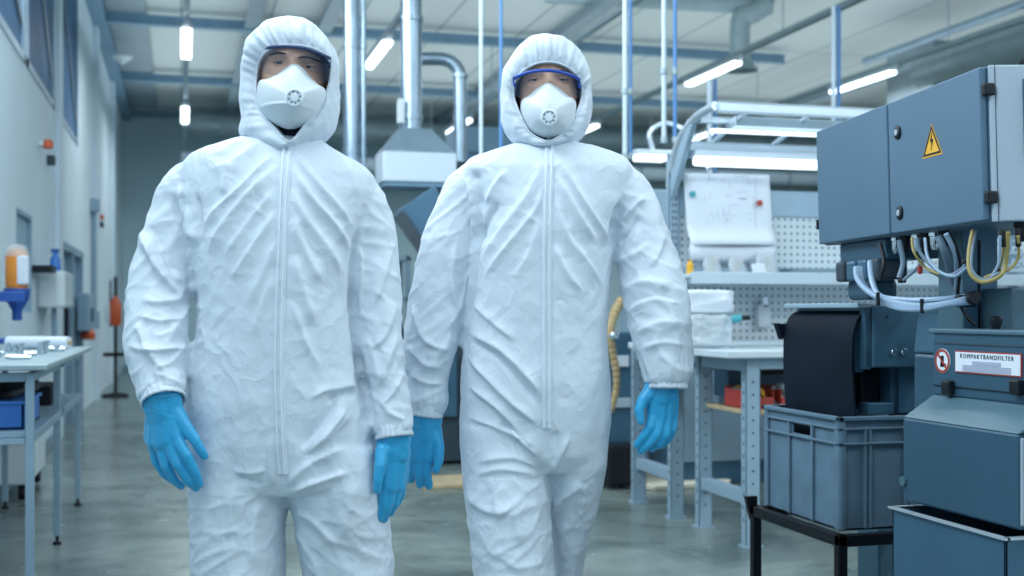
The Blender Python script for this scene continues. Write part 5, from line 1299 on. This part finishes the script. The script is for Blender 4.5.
A_cfg = dict(d=2.85, pxc=288, seed=1.3, label='left walking person in white hooded coverall, dark framed goggles, white respirator and blue gloves', crotch=488,
    torso=[(138,242,317,.066,.088),(142,226,324,.08,.10),(149,204,334,.092,.105),(156,190,346,.10,.11),(165,184,362,.11,.115),(176,182,374,.12,.12),(192,184,377,.13,.13),(220,190,372,.14,.13),
           (250,193,364,.147,.125),(300,200,358,.15,.12),(328,199,360,.15,.12),(352,195,361,.15,.12),(400,186,368,.15,.13),(440,187,374,.145,.14),(475,190,380,.13,.14),(490,194,384,.11,.13)],
    legs=[[(445,189,287,.13,.13),(490,191,287,.125,.12),(512,192,285,.12,.11),(540,193,284,.12,.11),(576,195,283,.12,.11),(640,200,280,.10,.11),(700,208,276,.09,.10),(768,214,268,.07,.08)],
          [(445,288,377,.12,.13),(485,289,384,.12,.13),(510,293,387,.115,.12,.01),(545,298,390,.11,.11,.02),(576,302,392,.11,.11,.03),(640,306,384,.10,.10,.05),(700,312,376,.09,.09,.08),(768,316,368,.07,.08,.10)]],
    arms=[[(212,194,.02,24),(190,187,.01,26.5),(178,212,.005,26.5),(169,245,-.01,28.5),(160,278,-.03,29.5),(157,310,-.05,31),(156,345,-.09,30),(159,375,-.12,25),(163,398,-.15,21)],
          [(346,200,.02,24),(361,201,.01,24),(371,225,.01,23),(375,252,.01,22.5),(378,290,.0,23),(380,335,-.01,22),(386,375,-.02,20),(391,408,-.03,20),(394,433,-.04,18.5)]],
    zip=[(288,142),(286,160),(284,200),(282,250),(280,300),(279,340),(279,380),(280,420),(281,450),(283,474)], zipw=5.2,
    head=(294,76), roll=.06, eyes=((279,63),(307,66)), squint=.0020,
    hood=[((291,45,-.105),(291,16)),((304,46,-.105),(308,20)),((319,51,-.093),(323,31)),((330,62,-.072),(334,46)),((330,80,-.06),(339,68)),((325,97,-.065),(339,90)),((319,112,-.075),(338,114)),((306,124,-.09),(329,138)),
          ((289,142,-.112),(290,158)),((274,127,-.09),(246,139)),((262,114,-.075),(243,120)),((257,98,-.065),(241,100)),((256,80,-.06),(242,78)),((259,62,-.072),(245,56)),((266,52,-.093),(254,36)),((277,46,-.105),(270,22))],
    hood_c=(291,82),
    mask=[(294,64,-.120),(302,68,-.114),(310,77,-.104),(317,84,-.094),(325,90,-.076),(325,103,-.066),(318,115,-.07),(306,124,-.082),(290,129,-.088),(273,123,-.082),(261,113,-.07),(257,99,-.066),(259,82,-.078),(268,79,-.097),(278,74,-.108),(286,68,-.115)],
    mask_c=(293,98,-.168), mask_crease=(116,-.6), valve=(295,98),
    goggles=dict(x0=261,x1=330,y=-.132,top=lambda u: 47.2+4.6*u+6.8*u*u,bot=lambda u: 80+4.5*u-13*math.exp(-(u/.32)**2)-3*u*u,mat='navy',lab='dark navy framed safety goggles'),
    gloves=[dict(wrist=(162,405,-.145), cuff=(161,395,-.148,20,17,(.1,0,-1)), chains=[
            [(154,397,-0.145,.031),(158,418,-0.145,.026)],[(168,397,-0.150,.031),(172,416,-0.148,.026)],[(161,397,-0.150,.036),(164,415,-0.150,.031)],
            [(160,415,-0.145,.027),(155,442,-0.142,.019)],[(163,415,-0.150,.027),(161,443,-0.154,.019)],[(168,415,-0.152,.026),(168,440,-0.160,.018)],[(172,415,-0.150,.025),(175,436,-0.160,.018)],[(156,415,-0.140,.024),(151,438,-0.132,.017)],
            [(175,436,-0.160,.0155),(186,455,-0.168,.0125),(195,472,-0.156,.0110),(199.5,484,-0.142,.0098)],
            [(168,441,-0.160,.0150),(177,464,-0.164,.0122),(188,481,-0.150,.0110),(196,488,-0.132,.0096)],
            [(160,444,-0.152,.0145),(166,466,-0.154,.0118),(174,480,-0.138,.0105),(181,486,-0.120,.0092)],
            [(152,440,-0.134,.0140),(156,461,-0.134,.0110),(164,474,-0.118,.0096),(172,480,-0.102,.0086)],
            [(174,412,-0.150,.024),(184,425,-0.156,.0165),(195,440,-0.160,.0128),(201,450,-0.156,.0112),(204.5,456,-0.150,.0098)]]),
            dict(wrist=(393,440,-.04), cuff=(393,434,-.04,16.5,16,(0,0,-1)), chains=[
            [(387,434,-.04,.026),(386,456,-.045,.022)],[(400,434,-.04,.026),(400,456,-.04,.022)],[(393,434,-.045,.032),(393,456,-.045,.026)],
            [(386,454,-.05,.023),(385,484,-.055,.017)],[(393,454,-.045,.024),(391,487,-.05,.017)],[(399,454,-.035,.023),(398,486,-.035,.016)],[(402,452,-.02,.021),(402,480,-.018,.015)],
            [(384,484,-.056,.0135),(383,503,-.054,.0115),(380,518,-.044,.0098)],
            [(390,487,-.05,.0138),(388,507,-.045,.0115),(384,519,-.033,.0100)],
            [(397,486,-.035,.0135),(395,503,-.028,.0115),(390,513,-.014,.0098)],
            [(402,480,-.018,.0130),(401,495,-.010,.0105),(397,504,.003,.0090)],
            [(383,450,-.065,.018),(380,466,-.085,.0140),(378,480,-.088,.0115),(377,490,-.084,.0100)]])],
    boots=((240,.0),(342,.10)),
    folds=[([(276,150),(246,183),(213,214),(203,232)],5,.0085),([(277,165),(244,200),(219,232),(206,258)],5,.008),([(278,186),(246,226),(222,260)],5,.0075),([(279,206),(250,250),(228,284)],5.5,.008),
        ([(278,236),(262,274),(246,306)],5,.007),([(277,270),(262,305),(252,340)],5,.005),([(230,160),(226,180),(222,196)],5,.006),([(262,140),(236,160),(205,172)],5,.005),
        ([(291,148),(312,176),(340,208),(354,232)],5,.009),([(291,164),(311,196),(336,226),(353,256)],5,.0085),([(292,184),(304,214),(328,248),(344,280)],5,.008),([(292,212),(303,245),(325,288)],5,.0075),
        ([(292,250),(304,290),(318,330)],5,.006),([(292,300),(306,340),(322,372)],5,.004),([(330,150),(350,172),(360,200)],5,.004),
        ([(342,396),(322,424),(298,452)],4,-.011),([(348,404),(330,430),(306,456)],4,.009),([(362,384),(344,388),(322,392),(308,402)],4,.009),([(358,392),(340,396),(326,404)],3.4,-.008),([(352,412),(336,430),(318,448)],3.4,.005),
        ([(286,488),(300,470),(322,456),(350,446)],4.5,.007),([(288,494),(304,484),(328,478),(352,470)],4.5,.010),([(289,500),(306,498),(334,490)],4,-.007),([(292,510),(314,520),(340,548)],5,.007),([(294,525),(310,552),(322,580)],5,.006),
        ([(236,474),(250,482),(264,482)],3.5,-.008),([(232,470),(248,474),(268,470)],4,.006),([(234,480),(230,510),(228,545)],5,.005),([(258,500),(252,530),(250,570)],6,.005),([(272,430),(270,462),(274,490)],4,.004),([(355,478),(350,510),(336,550)],5,.005),
        ([(368,200),(359,235),(355,275),(356,320),(361,365),(371,410),(376,440)],2.6,-.013),([(196,190),(200,215),(202,250)],2.6,-.012),
        # arm left in the picture
        ([(178,180),(186,222),(200,248)],4.5,.010),([(172,190),(181,224),(196,250)],4,-.008),([(140,226),(156,268),(184,304)],5,.010),([(150,222),(160,250),(178,280)],4.5,-.006),([(190,205),(194,230),(200,246)],4,.006),
        ([(136,322),(147,350),(166,376)],4,.007),([(126,345),(150,352),(184,348)],3.5,.006),([(140,300),(160,304),(186,298)],4,.007),([(136,316),(160,322),(186,318)],4,.006),([(190,300),(172,330),(150,338)],4,.006),([(186,340),(170,362),(150,372)],4,.006),([(150,372),(168,380),(184,386)],3,.005),
        # arm right in the picture
        ([(358,240),(362,280),(360,320)],4.5,.006),([(394,240),(384,280),(372,312)],5,.006),([(396,300),(386,335),(370,352)],4,.006),([(398,330),(388,362),(380,392)],4,.007),([(404,370),(394,392),(380,408)],3.6,.006),([(366,330),(376,360),(382,390)],4,.006),([(380,400),(392,414),(406,420)],3,.005)])

B_cfg = dict(d=3.05, pxc=546, seed=7.7, label='right walking person in white hooded coverall, bright blue framed goggles, respirator and blue gloves', crotch=470,
    torso=[(143,518,578,.06,.08),(150,494,606,.085,.10),(158,470,626,.10,.11),(170,462,634,.12,.12),(190,466,628,.13,.13),(230,474,614,.145,.13),(280,470,609,.15,.12),(330,465,607,.15,.12),
           (380,461,610,.155,.13),(420,459,611,.15,.14),(450,460,607,.14,.14),(468,468,600,.11,.13)],
    legs=[[(425,460,546,.13,.13,-.01),(465,462,547,.13,.13,-.02),(500,467,548,.13,.12,-.04),(540,472,551,.12,.11,-.06),(576,477,552,.11,.11,-.08),(640,486,548,.10,.10,-.10),(740,497,540,.07,.08,-.12)],
          [(425,546,609,.12,.13,.01),(465,547,607,.12,.13,.02),(505,549,599,.10,.12,.05),(540,550,591,.10,.11,.09),(576,552,584,.10,.10,.13),(640,553,584,.09,.09,.2),(730,555,588,.07,.08,.30)]],
    arms=[[(500,196,.02,24),(474,187,.01,25),(459,213,.005,25),(449,242,.0,27),(441,280,-.0,28),(434,320,-.01,28),(429,352,-.02,25.5),(426,382,-.02,21),(427,398,-.03,21),(425,411,-.03,18)],
          [(596,196,.02,24),(620,188,.01,25),(634,210,.005,25),(643,238,.0,26.5),(650,270,-.01,31),(656,300,-.03,32.5),(661,330,-.05,30.5),(665,356,-.06,27.5),(667,374,-.068,24.5),(667,384,-.07,20)]],
    zip=[(549,141),(549,165),(548,200),(547,250),(547,300),(547,340),(547,380),(547,410),(547,428)], zipw=5.0,
    head=(548,92), roll=0, eyes=((535,79.5),(562,79.5)), squint=.0022,
    hood=[((548,62,-.105),(547,31.5)),((561,64,-.103),(563,36.5)),((573,71,-.092),(579,49)),((581,82,-.072),(589,72)),((582,97,-.06),(592,92)),((577,112,-.074),(591,112)),((569,127,-.086),(585,131)),((561,135,-.09),(572,145)),
          ((548,141,-.108),(548,152)),((533,135,-.09),(520,147)),((526,127,-.086),(505,133)),((519,112,-.074),(501,112)),((514,97,-.06),(500,92)),((515,82,-.072),(504,71)),((523,71,-.092),(515,49)),((535,64,-.103),(531,36.5))],
    hood_c=(547,95),
    mask=[(548,83,-.120),(558,88,-.110),(567,95,-.098),(575,101,-.080),(576,112,-.068),(574,122,-.07),(566,132,-.082),(549,138,-.088),(532,132,-.082),(524,122,-.07),(521,112,-.068),(522,101,-.080),(530,95,-.098),(538,88,-.110)],
    mask_c=(549,114,-.168), mask_crease=(99,0), valve=(549,118),
    goggles=dict(x0=514,x1=580,y=-.132,top=lambda u: 70.5+8.5*abs(u)**2.2+.8*u,bot=lambda u: 99-15*math.exp(-(u/.32)**2)-2*u*u,mat='blueframe',lab='bright blue framed safety goggles'),
    gloves=[dict(wrist=(424,418,-.03), cuff=(425,412,-.03,16,15,(0,0,-1)), chains=[
            [(418,413,-.03,.028),(417,436,-.03,.024)],[(432,413,-.03,.027),(432,436,-.03,.023)],[(425,413,-.035,.034),(425,436,-.035,.028)],
            [(417,432,-.03,.024),(414,456,-.03,.0175)],[(423,432,-.035,.024),(420,458,-.038,.0175)],[(429,432,-.035,.024),(427,458,-.040,.0175)],[(434,432,-.03,.022),(433,455,-.034,.017)],
            [(413,456,-.03,.0132),(411,470,-.026,.0112),(411,480,-.016,.0096)],
            [(419,459,-.038,.0140),(418,474,-.036,.0118),(420,485,-.026,.0102)],
            [(427,459,-.040,.0142),(427,474,-.040,.0120),(429,486,-.030,.0104)],
            [(408,450,-.02,.0130),(405,464,-.014,.0105),(404,474,-.006,.0090)],
            [(435,436,-.035,.020),(439,448,-.045,.0145),(439,460,-.052,.0122),(436,470,-.054,.0104)]]),
            dict(wrist=(662,382,-.065), cuff=(662,374,-.068,16.5,15,(-.15,0,-1)), chains=[
            [(655,377,-.065,.026),(653,396,-.065,.024)],[(669,378,-.065,.026),(669,398,-.060,.022)],[(662,377,-.07,.032),(661,398,-.070,.028)],
            [(655,396,-.07,.022),(653,413,-.074,.0175)],[(661,396,-.07,.024),(660,418,-.074,.0178)],[(667,398,-.065,.022),(667,418,-.066,.0172)],[(671,396,-.055,.021),(672,414,-.052,.0165)],
            [(653,414,-.076,.0148),(650,427,-.086,.0128),(643,437,-.084,.0114),(637,445,-.076,.0102)],
            [(660,419,-.076,.0146),(657,434,-.086,.0124),(648,445,-.080,.0112),(641,451,-.070,.0100)],
            [(667,419,-.068,.0140),(666,434,-.076,.0118),(659,444,-.070,.0106),(652,449,-.058,.0094)],
            [(673,414,-.052,.0132),(673,429,-.058,.0108),(668,440,-.050,.0096),(661,446,-.040,.0086)],
            [(652,390,-.075,.021),(643,400,-.088,.0150),(639,410,-.096,.0125),(641,421,-.098,.0108)]])],
    boots=((519,-.11),(571,.30)),
    folds=[([(545,154),(528,194),(500,232),(476,272)],5,.010),([(543,178),(536,208),(509,244),(480,282)],4.5,.006),([(540,215),(530,250),(512,280)],5,.004),
        ([(472,168),(477,190),(481,214)],4,-.009),([(466,175),(472,205),(476,238)],4.5,.009),([(500,200),(486,222),(477,246)],4.5,-.008),([(508,168),(494,186),(484,206)],4.5,.005),
        ([(554,150),(572,182),(602,232),(612,258)],4.5,.009),([(555,172),(577,212),(597,246)],4.5,.008),([(555,192),(566,232),(590,266),(606,292)],5,.007),([(553,240),(566,270),(586,296)],5,.005),([(620,190),(610,220),(608,250)],4.5,.006),
        ([(466,340),(497,357),(524,388),(543,412)],5,-.009),([(464,330),(499,350),(529,380),(545,405)],5,.009),([(464,352),(484,374),(515,406),(543,428)],4.5,.009),([(466,384),(498,408),(527,442)],4.5,.008),([(463,415),(492,426),(527,440),(541,456)],4,.007),
        ([(497,424),(514,430),(528,444)],3.5,-.009),([(508,425),(524,444),(541,458)],3.5,.008),([(470,300),(490,320),(520,345)],5,.005),
        ([(474,464),(512,458),(542,470)],4,.008),([(472,478),(500,470),(540,476)],4,.005),([(570,434),(562,452),(551,474)],4.5,.008),([(556,428),(558,446),(551,466)],4,-.007),([(582,482),(566,496),(550,514)],4.5,.008),([(576,478),(584,492),(582,508)],4,.005),([(594,500),(574,520),(556,544)],4.5,.005),
        ([(466,486),(478,506),(500,514),(516,502)],5,.007),([(520,490),(514,515),(522,548)],5,.006),([(478,520),(490,550),(520,566)],5,.006),([(500,560),(520,568),(546,562)],4,.005),([(505,480),(495,500),(500,520)],4.5,.005),
        # sleeves
        ([(474,180),(478,215),(476,250),(470,300),(464,330)],2.6,-.013),([(622,196),(614,225),(611,252)],2.6,-.012),
        ([(622,222),(634,206),(646,196)],4,.009),([(613,262),(634,256),(652,240)],4,.009),([(616,244),(630,232),(640,214)],4,-.008),([(640,228),(634,248),(632,262)],4,.006),([(622,292),(644,282),(672,288)],4.5,.009),([(626,306),(648,298),(684,302)],4.5,-.007),
        ([(628,314),(650,300),(684,304)],4.5,.008),([(632,336),(660,322),(690,324)],4,.008),([(640,348),(664,342),(688,346)],4,.007),([(655,352),(670,362),(684,374)],3.5,.005),([(664,230),(660,250),(650,270)],4.5,.006),
        ([(440,215),(432,255),(436,300)],5,.005),([(456,240),(450,280),(458,318)],5,.008),([(470,262),(460,300),(444,335)],5,.007),([(412,300),(424,340),(452,352)],4.5,.008),([(408,345),(424,364),(446,368)],4,.008),([(410,372),(426,384),(444,384)],3.6,.007),([(452,330),(440,350),(424,358)],4,.006)])
make_person(A_cfg)
make_person(B_cfg)

# ================================================================ CAMERA, WORLD, LOOK
cam = bpy.data.cameras.new('camera'); co_ = bpy.data.objects.new('camera', cam); COL.objects.link(co_)
co_.location = (0,0,CAMZ); co_.rotation_euler = (PI/2, 0, -TH)
cam.sensor_width = 36; cam.lens = F/1024*36; cam.shift_y = 22/1024
cam.clip_start = .05; cam.clip_end = 100
cam.dof.use_dof = True; cam.dof.focus_distance = 2.9; cam.dof.aperture_fstop = 3.4
scene.camera = co_
w = bpy.data.worlds.new('world'); scene.world = w; w.use_nodes = True
w.node_tree.nodes['Background'].inputs[0].default_value = (.50,.72,1,1); w.node_tree.nodes['Background'].inputs[1].default_value = .55
vs_ = scene.view_settings; vs_.view_transform = 'Standard'; vs_.look = 'None'; vs_.exposure = -0.14; vs_.gamma = 1; vs_.use_curve_mapping = False
scene.cycles.use_denoising = True
scene.cycles.max_bounces = 8; scene.cycles.diffuse_bounces = 4; scene.cycles.glossy_bounces = 4; scene.cycles.transparent_max_bounces = 12
scene.cycles.sample_clamp_indirect = 4
